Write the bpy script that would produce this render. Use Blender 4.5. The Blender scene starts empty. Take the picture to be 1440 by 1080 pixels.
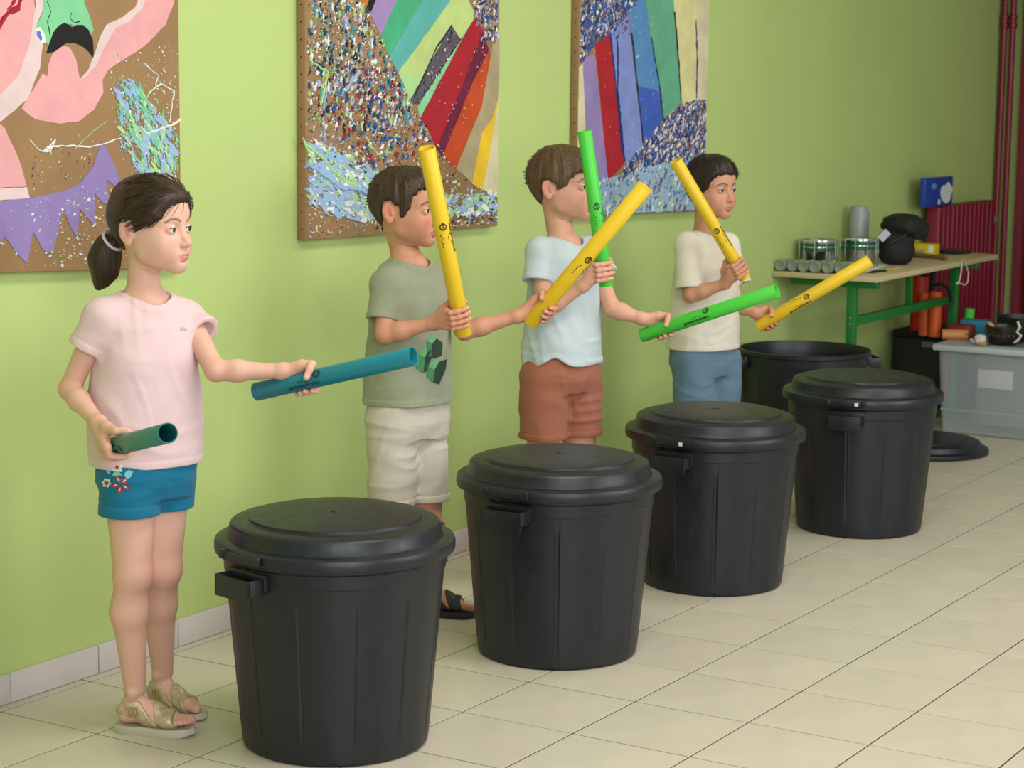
import bpy, bmesh, math, random
import numpy as np
from mathutils import Matrix, Vector, Quaternion

# ------------------------------------------------------------------ camera, world, lights, exposure
SC = bpy.context.scene
COL = SC.collection
FPX = 2910.31
YAW, PITCH, ROLL = 0.5542788, 0.1420387, 0.0102512
CAM = np.array([-4.86461375, -2.58274542, 1.45982171])
RM = np.array([[0.52753648, -0.84947177, 0.01014779],
               [0.11496527, 0.08322048, 0.98987744],
               [0.84171744, 0.52102982, -0.14156159]])     # rows: image right, image up, forward
cd = bpy.data.cameras.new('camera')
cd.sensor_width = 36.0
cd.lens = 36.0 * FPX / 1440.0
cd.clip_start = 0.05
cam = bpy.data.objects.new('camera', cd)
COL.objects.link(cam)
m4 = Matrix.Identity(4)
for i in range(3):
    m4[i][0] = RM[0][i]; m4[i][1] = RM[1][i]; m4[i][2] = -RM[2][i]; m4[i][3] = CAM[i]
cam.matrix_world = m4
cd.dof.use_dof = True
cd.dof.focus_distance = 5.1
cd.dof.aperture_fstop = 8.0
SC.camera = cam
SC.view_settings.view_transform = 'Standard'
SC.view_settings.look = 'None'
SC.view_settings.gamma = 1.0
SC.view_settings.exposure = 0.03
SC.view_settings.use_curve_mapping = False

w = bpy.data.worlds.new('world'); SC.world = w; w.use_nodes = True
w.node_tree.nodes['Background'].inputs[0].default_value = (0.86, 0.93, 1.0, 1)
w.node_tree.nodes['Background'].inputs[1].default_value = 0.32

def area_light(name, loc, target, sx, sy, power, color):
    l = bpy.data.lights.new(name, 'AREA'); l.shape = 'RECTANGLE'; l.size = sx; l.size_y = sy
    l.energy = power; l.color = color
    o = bpy.data.objects.new(name, l); COL.objects.link(o); o.location = loc
    d = Vector(target) - Vector(loc)
    o.rotation_euler = d.to_track_quat('-Z', 'Y').to_euler()
    return o
# daylight from the windows behind and to the left of the camera, ceiling tubes above the children
area_light('window_light_left', (-4.6, -3.6, 1.9), (-0.8, 0.6, 0.8), 2.6, 1.8, 112, (0.93, 0.97, 1.0))
area_light('window_light_right', (0.4, -4.2, 1.9), (0.6, 0.7, 0.8), 2.6, 1.8, 78, (0.95, 0.98, 1.0))
area_light('ceiling_light_near', (-1.3, -0.9, 2.74), (-1.3, -0.9, 0), 1.3, 0.6, 36, (1.0, 0.965, 0.91))
area_light('ceiling_light_far', (1.2, -0.9, 2.74), (1.2, -0.9, 0), 1.3, 0.6, 20, (1.0, 0.96, 0.90))

# ------------------------------------------------------------------ measuring helpers
VH = np.array([math.cos(YAW), math.sin(YAW), 0.0])       # horizontal view direction
RH = np.array([math.sin(YAW), -math.cos(YAW), 0.0])      # image right
TH = -VH                                                  # towards the camera
UP = np.array([0.0, 0.0, 1.0])
YW = 0.939                                                # face of the long wall

def ray(px, py):
    return np.array([(px - 720) / FPX, (540 - py) / FPX, 1.0]) @ RM
def at_z(px, py, z=0.0):
    d = ray(px, py); return CAM + d * ((z - CAM[2]) / d[2])
def at_y(px, py, y=YW):
    d = ray(px, py); return CAM + d * ((y - CAM[1]) / d[1])
def at_x(px, py, x):
    d = ray(px, py); return CAM + d * ((x - CAM[0]) / d[0])
def to_px(P):
    q = RM @ (np.asarray(P) - CAM); return 720 + FPX * q[0] / q[2], 540 - FPX * q[1] / q[2]
def base_at(px, y):
    lo, hi = -3.0, 8.0
    for _ in range(50):
        m = (lo + hi) / 2
        if to_px((m, y, 0))[0] < px: lo = m
        else: hi = m
    return np.array([m, y, 0.0])
def J(px, py, B, t=0.0):
    """point seen at a pixel, on the upright plane through B moved t metres towards the camera"""
    d = ray(px, py); return CAM + d * (((B + TH * t - CAM) @ VH) / (d @ VH))
def unit(v):
    v = np.asarray(v, float); return v / np.linalg.norm(v)

# ------------------------------------------------------------------ objects and tags
ORG = {}
def tag(o, label=None, cat=None, group=None, kind=None):
    if label: o['label'] = label
    if cat: o['category'] = cat
    if group: o['group'] = group
    if kind: o['kind'] = kind
    return o
def thing(name, label, cat, loc=(0, 0, 0), group=None):
    o = bpy.data.objects.new(name, None); COL.objects.link(o); o.location = loc
    o.empty_display_size = 0.1
    ORG[o.name] = np.array(loc, float)
    return tag(o, label, cat, group)
def link(name, me, mat=None, parent=None, org=None):
    """me has world coordinates; the object's origin is put at org (default: parent's)"""
    o = bpy.data.objects.new(name, me); COL.objects.link(o)
    po = ORG[parent.name] if parent else np.zeros(3)
    oo = po if org is None else np.asarray(org, float)
    if np.abs(oo).max() > 0:
        me.transform(Matrix.Translation(Vector(-oo)))
    o.location = oo - po
    if parent: o.parent = parent
    ORG[o.name] = oo
    if mat:
        for m in (mat if isinstance(mat, (list, tuple)) else [mat]): me.materials.append(m)
    return o
def np_mesh(name, V, F, smooth=True, fm=None):
    me = bpy.data.meshes.new(name)
    V = np.asarray(V, np.float32); F = np.asarray(F, np.int32)
    me.vertices.add(len(V)); me.vertices.foreach_set('co', V.ravel())
    k = F.shape[1]
    me.loops.add(F.size); me.loops.foreach_set('vertex_index', F.ravel())
    me.polygons.add(len(F)); me.polygons.foreach_set('loop_start', np.arange(0, F.size, k, dtype=np.int32))
    me.polygons.foreach_set('loop_total', np.full(len(F), k, np.int32))
    if fm is not None: me.polygons.foreach_set('material_index', np.asarray(fm, np.int32))
    me.update(calc_edges=True); me.validate()
    me.polygons.foreach_set('use_smooth', np.full(len(me.polygons), smooth))
    return me

class MB:
    """collects simple shapes and links them as one mesh object"""
    def __init__(s): s.V = []; s.F = []; s.M = []; s.mi = 0
    def add(s, V, F, mi=None):
        n = len(s.V); s.V += [tuple(v) for v in V]
        s.F += [tuple(i + n for i in f) for f in F]; s.M += [s.mi if mi is None else mi] * len(F)
    def box(s, lo, hi, M=None, bev=0.0):
        (a, b, c), (d, e, f) = lo, hi
        if bev > 0:
            bm = bmesh.new()
            bmesh.ops.create_cube(bm, size=1)
            for v in bm.verts:
                v.co = Vector(((a + d) / 2 + v.co.x * (d - a), (b + e) / 2 + v.co.y * (e - b), (c + f) / 2 + v.co.z * (f - c)))
            bmesh.ops.bevel(bm, geom=bm.edges[:], offset=bev, segments=2, affect='EDGES', profile=0.5)
            bm.verts.index_update()
            V = [v.co[:] for v in bm.verts]; F = [[v.index for v in q.verts] for q in bm.faces]; bm.free()
        else:
            V = [(x, y, z) for x in (a, d) for y in (b, e) for z in (c, f)]
            F = [(0, 1, 3, 2), (4, 6, 7, 5), (0, 4, 5, 1), (2, 3, 7, 6), (0, 2, 6, 4), (1, 5, 7, 3)]
        if M is not None: V = [tuple(M @ Vector(v)) for v in V]
        s.add(V, F)
    def tube(s, pts, r, n=10, cap=True, flat=None):
        """swept tube along points, r number or list; flat=(normal, thickness ratio)"""
        P = [np.asarray(p, float) for p in pts]; k = len(P)
        rr = [r] * k if np.isscalar(r) else list(r)
        V = []; up = None
        for i in range(k):
            d = unit(P[min(i + 1, k - 1)] - P[max(i - 1, 0)])
            if up is None:
                up = np.array([0, 0, 1.0]) if abs(d[2]) < .9 else np.array([1.0, 0, 0])
                if flat is not None: up = np.asarray(flat[0], float)
            u = unit(up - d * (up @ d)); v = np.cross(d, u); up = u
            for j in range(n):
                a = 2 * math.pi * j / n
                fr = flat[1] if flat is not None else 1.0
                V.append(P[i] + rr[i] * (fr * math.cos(a) * u + math.sin(a) * v))
        F = [(i * n + j, i * n + (j + 1) % n, (i + 1) * n + (j + 1) % n, (i + 1) * n + j) for i in range(k - 1) for j in range(n)]
        if cap: F += [tuple(range(n))[::-1], tuple((k - 1) * n + j for j in range(n))]
        s.add(V, F)
    def lathe(s, prof, c=(0, 0, 0), n=64, M=None, mod=None):
        """profile of (r, z); mod(angle, index) -> radius change"""
        c = np.asarray(c, float); V = []; k = len(prof)
        for i, (r, z) in enumerate(prof):
            for j in range(n):
                a = 2 * math.pi * j / n
                q = r + (mod(a, i) if mod else 0)
                V.append((q * math.cos(a), q * math.sin(a), z))
        F = []
        for i in range(k - 1):
            for j in range(n):
                j2 = (j + 1) % n
                F.append((i * n + j, i * n + j2, (i + 1) * n + j2, (i + 1) * n + j))
        if M is not None: V = [tuple(M @ Vector(v)) for v in V]
        V = [(v[0] + c[0], v[1] + c[1], v[2] + c[2]) for v in V]
        if prof[0][0] > 1e-6 and False: pass
        s.add(V, F)
    def poly(s, pts, nrm, th, mi=None):
        """flat outline pulled out by th along nrm"""
        nrm = np.asarray(nrm, float); k = len(pts); P = [np.asarray(p, float) for p in pts]
        V = [p for p in P] + [p + nrm * th for p in P]
        area = sum(np.cross(P[i] - P[0], P[(i + 1) % k] - P[0]) @ nrm for i in range(k))
        top = tuple(range(k, 2 * k))
        if area < 0: top = top[::-1]
        s.add(V, [top], mi)
        for i in range(k):
            q = (i, (i + 1) % k, k + (i + 1) % k, k + i)
            s.add([V[a] for a in q], [(0, 1, 2, 3)], mi)
    def build(s, name, mat, parent=None, org=None, smooth=True, angle=35):
        me = bpy.data.meshes.new(name); me.from_pydata(s.V, [], s.F); me.update()
        if any(s.M): me.polygons.foreach_set('material_index', s.M)
        bm = bmesh.new(); bm.from_mesh(me)
        bmesh.ops.remove_doubles(bm, verts=bm.verts, dist=1e-6)
        bmesh.ops.recalc_face_normals(bm, faces=bm.faces)
        if smooth:
            ca = math.radians(angle)
            for f in bm.faces: f.smooth = True
            for e in bm.edges:
                e.smooth = len(e.link_faces) == 2 and e.calc_face_angle(0) < ca
        bm.to_mesh(me); bm.free()
        return link(name, me, mat, parent, org)

# ------------------------------------------------------------------ materials
def srgb(r, g=None, b=None):
    if g is None: r, g, b = r
    f = lambda c: (c / 255 / 12.92) if c / 255 <= .04045 else ((c / 255 + .055) / 1.055) ** 2.4
    return (f(r), f(g), f(b), 1.0)
class NT:
    def __init__(s, name):
        s.m = bpy.data.materials.new(name); s.m.use_nodes = True; s.t = s.m.node_tree
        s.b = s.t.nodes['Principled BSDF']
    def n(s, typ, **kw):
        x = s.t.nodes.new(typ)
        for k, v in kw.items():
            if k.startswith('i_'): x.inputs[k[2:].replace('_', ' ')].default_value = v
            else: setattr(x, k, v)
        return x
    def l(s, a, b): s.t.links.new(a, b)
    def coord(s, scale=(1, 1, 1), out='Object'):
        tc = s.n('ShaderNodeTexCoord'); mp = s.n('ShaderNodeMapping'); mp.inputs['Scale'].default_value = scale
        s.l(tc.outputs[out], mp.inputs['Vector']); return mp.outputs[0]
    def noise(s, vec, scale, detail=3, rough=.5):
        x = s.n('ShaderNodeTexNoise'); x.inputs['Scale'].default_value = scale
        x.inputs['Detail'].default_value = detail; x.inputs['Roughness'].default_value = rough
        if vec is not None: s.l(vec, x.inputs['Vector'])
        return x.outputs['Fac']
    def ramp(s, fac, stops):
        r = s.n('ShaderNodeValToRGB'); e = r.color_ramp.elements
        while len(e) < len(stops): e.new(.5)
        for k, (p, c) in enumerate(stops): e[k].position = p; e[k].color = c
        s.l(fac, r.inputs[0]); return r.outputs[0]
    def bump(s, fac, strength=.2, dist=.002, prev=None):
        b = s.n('ShaderNodeBump'); b.inputs['Strength'].default_value = strength; b.inputs['Distance'].default_value = dist
        s.l(fac, b.inputs['Height'])
        if prev is not None: s.l(prev, b.inputs['Normal'])
        return b.outputs[0]
def mul(c, k): return (min(1, c[0] * k), min(1, c[1] * k), min(1, c[2] * k), 1)
def plain(name, col, rough=.5, var=.08, scale=8, bump=0.0, bscale=60, metal=0.0, spec=None, coat=0, detail=4):
    t = NT(name); c = srgb(col)
    v = t.coord()
    f = t.noise(v, scale, detail)
    t.l(t.ramp(f, [(.3, mul(c, 1 - var)), (.7, mul(c, 1 + var))]), t.b.inputs['Base Color'])
    t.b.inputs['Roughness'].default_value = rough; t.b.inputs['Metallic'].default_value = metal
    if spec is not None: t.b.inputs['Specular IOR Level'].default_value = spec
    if coat: t.b.inputs['Coat Weight'].default_value = coat
    if bump: t.l(t.bump(t.noise(v, bscale, 3), bump), t.b.inputs['Normal'])
    return t.m
MAT = {}
def mk_wall(name, col):
    t = NT(name); v = t.coord()
    c = srgb(col)
    t.l(t.ramp(t.noise(v, 1.3, 3), [(.3, mul(c, .97)), (.7, mul(c, 1.03))]), t.b.inputs['Base Color'])
    t.b.inputs['Roughness'].default_value = .55; t.b.inputs['Specular IOR Level'].default_value = .35
    v2 = t.coord((1, 1, 2.5))
    n1 = t.bump(t.noise(v2, 160, 3), .12, .002)
    t.l(t.bump(t.noise(v, 9, 2), .12, .01, n1), t.b.inputs['Normal']); return t.m
MAT['wall'] = mk_wall('wall_green_paint', (182, 202, 126))
MAT['tile'] = None
t = NT('floor_tile_ceramic'); v = t.coord(); oi = t.n('ShaderNodeObjectInfo')
c0 = srgb(200, 191, 172)
mx = t.n('ShaderNodeMix', data_type='RGBA', blend_type='MULTIPLY'); mx.inputs['Factor'].default_value = 1
t.l(t.ramp(t.noise(v, 3.5, 5, .6), [(.3, mul(c0, .95)), (.7, mul(c0, 1.04))]), mx.inputs['A'])
t.l(t.ramp(oi.outputs['Random'], [(0, (.95, .95, .95, 1)), (1, (1, 1, 1, 1))]), mx.inputs['B'])
t.l(mx.outputs['Result'], t.b.inputs['Base Color'])
t.l(t.ramp(t.noise(v, 14, 4), [(.3, (.30, .30, .30, 1)), (.7, (.42, .42, .42, 1))]), t.b.inputs['Roughness'])
t.b.inputs['Specular IOR Level'].default_value = .45
t.l(t.bump(t.noise(v, 25, 3), .05, .002), t.b.inputs['Normal']); MAT['tile'] = t.m
MAT['grout'] = plain('floor_grout', (44, 38, 33), .9, .15, 20, .3)
MAT['base_tile'] = plain('baseboard_tile_glaze', (205, 196, 192), .28, .03, 6)
MAT['ceiling'] = plain('ceiling_paint', (225, 224, 215), .8)
MAT['maroon'] = plain('maroon_gloss_paint', (128, 22, 48), .38, .05, 5)
MAT['dark_red'] = plain('dark_red_cloth', (112, 14, 30), .7, .1, 9, .2)
MAT['chip'] = plain('bare_plaster', (206, 190, 160), .9, .06, 30)
t = NT('black_bin_plastic'); v = t.coord()
sc = t.noise(t.coord((6, 6, 2.2)), 5, 6, .7)
t.l(t.ramp(sc, [(.42, srgb(18, 21, 28)), (.62, srgb(23, 27, 35)), (.82, srgb(42, 46, 55))]), t.b.inputs['Base Color'])
t.l(t.ramp(sc, [(.3, (.34, .34, .34, 1)), (.8, (.52, .52, .52, 1))]), t.b.inputs['Roughness'])
t.l(t.bump(t.noise(v, 300, 2), .06, .0006), t.b.inputs['Normal']); MAT['bin'] = t.m
# ------------------------------------------------------------------ the room
XE = 5.52                       # end wall
X0, Y0 = -6.6, -5.2
def struct(name, mb, mat, **k):
    o = mb.build(name, mat, **k); o['kind'] = 'structure'; return o
b = MB(); b.box((X0, Y0, -.06), (XE + .1, YW + .1, -.0012)); floor = struct('floor', b, MAT['grout'])
b = MB(); b.box((X0, YW, -.05), (XE + .12, YW + .12, 2.8)); wall = struct('wall_back', b, MAT['wall'])
b = MB(); b.box((XE, -2.6, -.05), (XE + .12, YW, 2.8)); wall_r = struct('wall_right', b, MAT['wall'])
b = MB(); b.box((X0, Y0, 2.8), (XE + .12, YW + .12, 2.9)); struct('ceiling', b, MAT['ceiling'])

# floor tiles, 30 cm, each one a part of the floor
def tile_mesh(x0, y0, x1, y1):
    bm = bmesh.new(); bmesh.ops.create_cube(bm, size=1)
    for v in bm.verts: v.co = Vector((v.co.x * (x1 - x0), v.co.y * (y1 - y0), v.co.z * .008))
    top = [e for e in bm.edges if all(v.co.z > 0 for v in e.verts)]
    bmesh.ops.bevel(bm, geom=top, offset=.0008, segments=1, affect='EDGES')
    me = bpy.data.meshes.new('tile'); bm.to_mesh(me); bm.free(); me.materials.append(MAT['tile']); return me
G = .0021
full = tile_mesh(G, G, .3 - G, .3 - G)
strip = tile_mesh(G, G, .3 - G, .039 - G)
spots = []
for i in range(-22, 19):
    for j in range(-17, 4):
        x, y = i * .3, j * .3
        if x + .3 > XE: continue
        cx, cy = x + .15, y + (.0195 if j == 3 else .15)
        d = np.array([cx, cy, 0]) - CAM; q = RM @ d
        vis = False
        if q[2] > .3:
            for ax, ay in ((x, y), (x + .3, y), (x, y + .3), (x + .3, y + .3), (cx, cy)):
                u, v = to_px((ax, ay, 0))
                if -5 < u < 1445 and -5 < v < 1085: vis = True
        spots.append((not vis, q @ q, x, y, j == 3))
spots.sort()
rest = MB(); rng = random.Random(3)
for k, (hid, dd, x, y, st) in enumerate(spots):
    h = .039 if st else .3
    if k < 290 and not hid:
        o = bpy.data.objects.new('tile', strip if st else full); COL.objects.link(o); o.parent = floor
        o.location = (x + .15, y + h / 2, -.004 + rng.uniform(-.0002, .0002))
    else:
        rest.box((x + G, y + G, -.006), (x + .3 - G, y + h - G, 0))
o = rest.build('tile_field', MAT['tile'], floor); o['kind'] = 'stuff'

# baseboard of glazed tiles
b = MB(); b.box((X0, YW - .006, 0), (XE, YW, .068)); bb = struct('baseboard_back', b, MAT['grout'])
x = -1.439 - .3 * 12
while x < XE - .3:
    b = MB(); b.box((x + .0015, YW - .011, .001), (x + .2985, YW - .001, .073), bev=.002)
    b.build('baseboard_tile', MAT['base_tile'], bb, org=(x + .15, YW, .035)); x += .3
b = MB(); b.box((XE - .006, -2.6, 0), (XE, YW - .012, .068)); bb2 = struct('baseboard_right', b, MAT['grout'])
y = YW - .012
while y > -2.2:
    b = MB(); b.box((XE - .011, y - .2985, .001), (XE - .001, y - .0015, .073), bev=.002)
    b.build('baseboard_tile', MAT['base_tile'], bb2, org=(XE, y - .15, .035)); y -= .3

# chipped paint low on the wall
rng = random.Random(8)
def chip(px, py, r, el, ang):
    c = at_y(px, py); pts = []
    for k in range(12):
        a = 2 * math.pi * k / 12; q = r * rng.uniform(.6, 1.15)
        u, v = q * math.cos(a) * el, q * math.sin(a) / el
        pts.append((c[0] + u * math.cos(ang) - v * math.sin(ang), YW, c[2] + u * math.sin(ang) + v * math.cos(ang)))
    chips.poly(pts, (0, -1, 0), .0006)
chips = MB()
chip(266, 843, .009, 1.9, .8); chip(309, 832, .007, 1.3, .6); chip(313, 815, .004, 1.2, 1.0); chip(272, 803, .003, 1.2, .3); chip(300, 808, .002, 1.5, .2)
chips.build('paint_chip', MAT['chip'], wall)

# heating pipes on the end wall and the dark red curtain at the frame's edge
def pipe_run(name, label, px_, r):
    p = at_x(px_, 300, XE - .045); y = p[1]
    t = thing(name, label, 'pipe', (XE - .045, y, 0), 'heating pipes in the corner')
    m = MB(); m.tube([(XE - .045, y, .02), (XE - .045, y, 2.79)], r, 20); m.build('pipe_length', MAT['maroon'], t)
    z = at_x(px_ + 6, 30, XE - .045)[2]
    m = MB(); m.lathe([(r, -.035), (r + .006, -.03), (r + .006, -.012), (r + .003, -.008), (r + .003, .008), (r + .006, .012), (r + .006, .03), (r, .035)], (XE - .045, y, z), 20)
    m.tube([(XE - .045, y, z), (XE, y, z)], .006, 8)
    m.build('pipe_clamp', MAT['maroon'], t)
pipe_run('heating_pipe', 'maroon upright heating pipe closest to the room corner', 1401, .0155)
pipe_run('heating_pipe', 'maroon upright heating pipe beside the dark red curtain', 1413, .0155)
c = MB(); ys = at_x(1431, 300, XE)[1]
n = 90; V = []; F = []
for k in range(n + 1):
    y = ys - k * .014; dx = .022 * math.sin(k * .62) + .01 * math.sin(k * .23)
    V += [(XE - .05 + dx, y, .03), (XE - .05 + dx, y, 2.7), (XE - .045 + dx, y, .03), (XE - .045 + dx, y, 2.7)]
for k in range(n):
    a = 4 * k; F += [(a, a + 1, a + 5, a + 4), (a + 2, a + 6, a + 7, a + 3), (a, a + 4, a + 6, a + 2), (a + 1, a + 3, a + 7, a + 5)]
F += [(0, 2, 3, 1), (4 * n, 4 * n + 1, 4 * n + 3, 4 * n + 2)]
c.add(V, F)
o = c.build('curtain', MAT['dark_red']); tag(o, 'dark red floor length curtain at the right edge beside the pipes', 'curtain')

# ------------------------------------------------------------------ paintings
PAL = {}
def paint(name, rgb, var=.07):
    if name not in PAL:
        PAL[name] = plain('paint_' + name, rgb, .7, var, 14, .25, 90, spec=.25)
    return PAL[name]
MAT['canvas'] = plain('brown_canvas', (150, 116, 78), .85, .1, 6, .25, 400)
MAT['nail'] = plain('nail_head', (60, 50, 42), .4, metal=.7)
def inside(pt, poly):
    x, y = pt; r = False; k = len(poly)
    for i in range(k):
        x1, y1 = poly[i]; x2, y2 = poly[(i + 1) % k]
        if (y1 > y) != (y2 > y) and x < (x2 - x1) * (y - y1) / (y2 - y1) + x1: r = not r
    return r
PY = YW - .032
class Painting:
    def __init__(s, label, x0, x1, z0, z1, tilt=0.0):
        s.t = thing('painting', label, 'painting', ((x0 + x1) / 2, YW, z0), 'large paintings on brown canvas along the green wall')
        m = MB(); m.box((x0, PY, z0), (x1, YW - .002, z1), bev=.003)
        if tilt:
            for i, v in enumerate(m.V):
                m.V[i] = (v[0], v[1], v[2] + tilt * (v[0] - x0))
        m.build('canvas', MAT['canvas'], s.t)
        s.x0, s.x1, s.z0 = x0, x1, z0; s.k = 0; s.tilt = tilt
        m = MB(); z = z0 + .03
        while z < z1:
            m.lathe([(0, -.0012), (.0022, -.001), (.0028, 0)], (0, 0, 0), 8, Matrix.Translation((x0, PY + .014, z)) @ Matrix.Rotation(math.pi / 2, 4, 'Y')); z += .047
        o = m.build('nail_row', MAT['nail'], s.t); o['kind'] = 'stuff'
    def P(s, px, py):
        p = at_y(px, py, PY); p[0] = min(max(p[0], s.x0 + .002), s.x1 - .002); p[2] = max(p[2], s.z0 + .003 + s.tilt * (p[0] - s.x0)); return p
    def shape(s, name, pts, mat, jag=0.0, label=None):
        s.k += 1; r = random.Random(s.k * 7)
        P = [s.P(*q) for q in pts]; Q = []
        for i in range(len(P)):
            a, c = P[i], P[(i + 1) % len(P)]
            n = max(1, int(np.linalg.norm(c - a) / .02))
            for j in range(n):
                q = a + (c - a) * j / n
                if j: q = q + np.array([r.uniform(-1, 1), 0, r.uniform(-1, 1)]) * (.0016 + jag)
                Q.append(q)
        m = MB(); m.poly(Q, (0, -1, 0), .0006 + .00012 * s.k)
        o = m.build(name, mat, s.t, smooth=False)
        if label: o['label'] = label
        return o
    def splats(s, regions, seed):
        """regions: (polygon px, count, palette, size range m, stretch, angle)"""
        r = random.Random(seed); m = MB(); mats = []; h0 = .0007 + .00012 * s.k
        for poly, cnt, pal, (s0, s1), st, ang in regions:
            xs = [q[0] for q in poly]; ys = [q[1] for q in poly]; c = 0; guard = 0
            while c < cnt and guard < cnt * 30:
                guard += 1
                q = (r.uniform(min(xs), max(xs)), r.uniform(min(ys), max(ys)))
                if not inside(q, poly): continue
                c += 1
                P = at_y(q[0], q[1], PY)
                if not (s.x0 + .01 < P[0] < s.x1 - .01) or P[2] < s.z0 + .01 + s.tilt * (P[0] - s.x0): continue
                size = s0 + (s1 - s0) * r.random() ** 2.6; k = 5 if size < .004 else 9
                el = 1 + (st - 1) * r.random(); a0 = ang + r.uniform(-.6, .6)
                mt = r.choice(pal)
                if mt not in mats: mats.append(mt)
                pts = []
                for j in range(k):
                    a = 2 * math.pi * j / k + r.uniform(-.2, .2); qq = size * r.uniform(.5, 1.15)
                    u, v = qq * math.cos(a) * el, qq * math.sin(a) / math.sqrt(el)
                    pts.append((P[0] + u * math.cos(a0) - v * math.sin(a0), PY, P[2] + u * math.sin(a0) + v * math.cos(a0)))
                m.poly(pts, (0, -1, 0), h0 + r.uniform(0, .0012), mats.index(mt))
        o = m.build('paint_splatter', mats, s.t, smooth=False); o['kind'] = 'stuff'
    def drip(s, pts, r_, mat, name='paint_drip', wig=.004, seed=1):
        rr = random.Random(seed); P = [s.P(*q) for q in pts]; Q = []
        for i in range(len(P) - 1):
            n = max(2, int(np.linalg.norm(P[i + 1] - P[i]) / .012))
            for j in range(n): Q.append(P[i] + (P[i + 1] - P[i]) * j / n + np.array([rr.uniform(-1, 1), 0, rr.uniform(-1, 1)]) * wig * .5)
        Q.append(P[-1]); Q = [q - np.array([0, .0012, 0]) for q in Q]
        m = MB(); m.tube(Q, [r_ * rr.uniform(.5, 1.3) for _ in Q], 6); return m.build(name, mat, s.t)

W_ = paint('white', (226, 226, 222)); LB = paint('light_blue', (150, 178, 214)); PG = paint('pale_green', (166, 208, 142))
MG = paint('mint', (110, 190, 150)); PB = paint('petrol', (22, 82, 116)); NB = paint('blue', (38, 84, 160)); RD = paint('red', (160, 34, 46))
DK = paint('dark', (44, 42, 56)); LV = paint('lavender_grey', (168, 172, 208)); CAN = paint('canvas_brown', (150, 116, 80)); TQ = paint('turquoise', (60, 150, 170))
MV = paint('mauve', (110, 92, 120)); NV = paint('navy', (30, 52, 110))

# left painting
x1 = at_y(255, 300, PY)[0]; z1 = at_y(255, 376, PY)[2]; x0 = at_y(-58, 300, PY)[0]; zl = at_y(0, 384, PY)
tl = (z1 - zl[2]) / (x1 - zl[0])
A = Painting('brown canvas of pink limbs, black moustache and purple zigzag, behind the girl', x0, x1, z1 - tl * (x1 - x0), at_y(200, -57, PY)[2], tl)
pink = paint('pink', (222, 160, 162)); pale = paint('pale_pink', (218, 194, 192)); grn = paint('face_green', (124, 196, 146)); blk = paint('black', (28, 26, 28)); pur = paint('violet', (142, 122, 176))
A.shape('pink_shape', [(-60, -60), (-60, 150), (0, 138), (28, 112), (44, 66), (50, 20), (44, -40)], pink)
A.shape('pale_strand', [(62, -60), (66, 0), (60, 14), (52, 32), (60, 62), (56, 96), (38, 140), (2, 170), (-40, 190), (-40, 140), (0, 133), (26, 106), (40, 68), (46, 30), (50, 8), (48, -60)], pale)
A.shape('pink_shape', [(60, 103), (66, 108), (68, 90), (74, 74), (86, 63), (98, 67), (107, 84), (112, 111), (124, 98), (134, 72), (140, 52), (149, 35), (172, 24), (190, 10), (206, -30), (250, -30), (243, 8), (232, 36), (206, 62), (176, 82), (152, 98), (144, 112), (145, 130), (132, 154), (112, 170), (85, 174), (50, 168), (30, 152), (45, 128)], pink)
A.shape('pale_strand', [(140, 52), (149, 35), (172, 24), (190, 10), (206, -30), (216, -30), (200, 12), (182, 30), (162, 40), (150, 60), (136, 90), (118, 110), (112, 111), (124, 98), (134, 72)], pale)
A.shape('green_face', [(62, -60), (108, -60), (118, 4), (124, 18), (131, 42), (128, 48), (112, 44), (100, 34), (84, 36), (72, 52), (68, 63), (58, 56), (50, 38), (60, 16)], grn)
A.shape('painted_eye', [(49, 40), (56, 38), (62, 48), (64, 60), (58, 60), (51, 52)], W_)
A.shape('painted_eye', [(51, 43), (56, 44), (59, 54), (57, 58), (51, 50)], paint('iris_blue', (88, 116, 190)))
A.shape('black_moustache', [(65, 75), (69, 62), (74, 46), (82, 36), (90, 32), (97, 35), (101, 39), (107, 35), (116, 35), (124, 42), (130, 56), (131, 81), (124, 72), (116, 65), (104, 60), (92, 61), (84, 67), (76, 73)], blk)
A.drip([(66, 2), (71, 16), (66, 30), (70, 50)], .0012, DK, wig=.001)
A.drip([(100, 18), (98, 26), (104, 32), (112, 30)], .0012, DK, wig=.001)
A.drip([(-30, 70), (0, 34), (10, 18), (24, 12), (34, -14)], .006, RD, wig=.002)
A.drip([(10, 14), (18, 4), (26, -10)], .004, RD, wig=.002)
A.shape('pink_leg', [(-60, 150), (-8, 168), (6, 180), (20, 210), (30, 236), (37, 262), (-60, 268)], pink)
A.shape('pale_cuff', [(-60, 268), (37, 263), (41, 278), (-60, 288)], pale)
A.shape('purple_zigzag', [(-60, 290), (0, 283), (41, 279), (64, 274), (90, 268), (113, 256), (130, 235), (143, 199), (157, 224), (169, 260), (162, 263), (149, 252), (154, 290), (142, 284), (133, 272), (134, 319), (121, 305), (111, 293), (108, 335), (98, 318), (88, 292), (73, 357), (60, 352), (46, 326), (37, 370), (20, 352), (6, 332), (-10, 350), (-40, 320), (-60, 350)], pur)
A.drip([(42, 196), (56, 213), (70, 212), (78, 197), (60, 212), (75, 205), (130, 206), (170, 194)], .0022, W_, seed=4)
A.drip([(196, 178), (204, 188), (222, 182), (240, 176), (256, 168)], .0028, W_, seed=5)
A.drip([(202, 150), (210, 130), (226, 118), (244, 128), (238, 172)], .0018, W_, seed=6)
A.drip([(105, 208), (130, 185), (150, 170)], .0012, PG, seed=7)
A.drip([(203, 90), (222, 106), (218, 120)], .0022, W_, seed=8)
diag = [(150, 80), (256, 60), (256, 262), (200, 262), (165, 225)]
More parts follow.
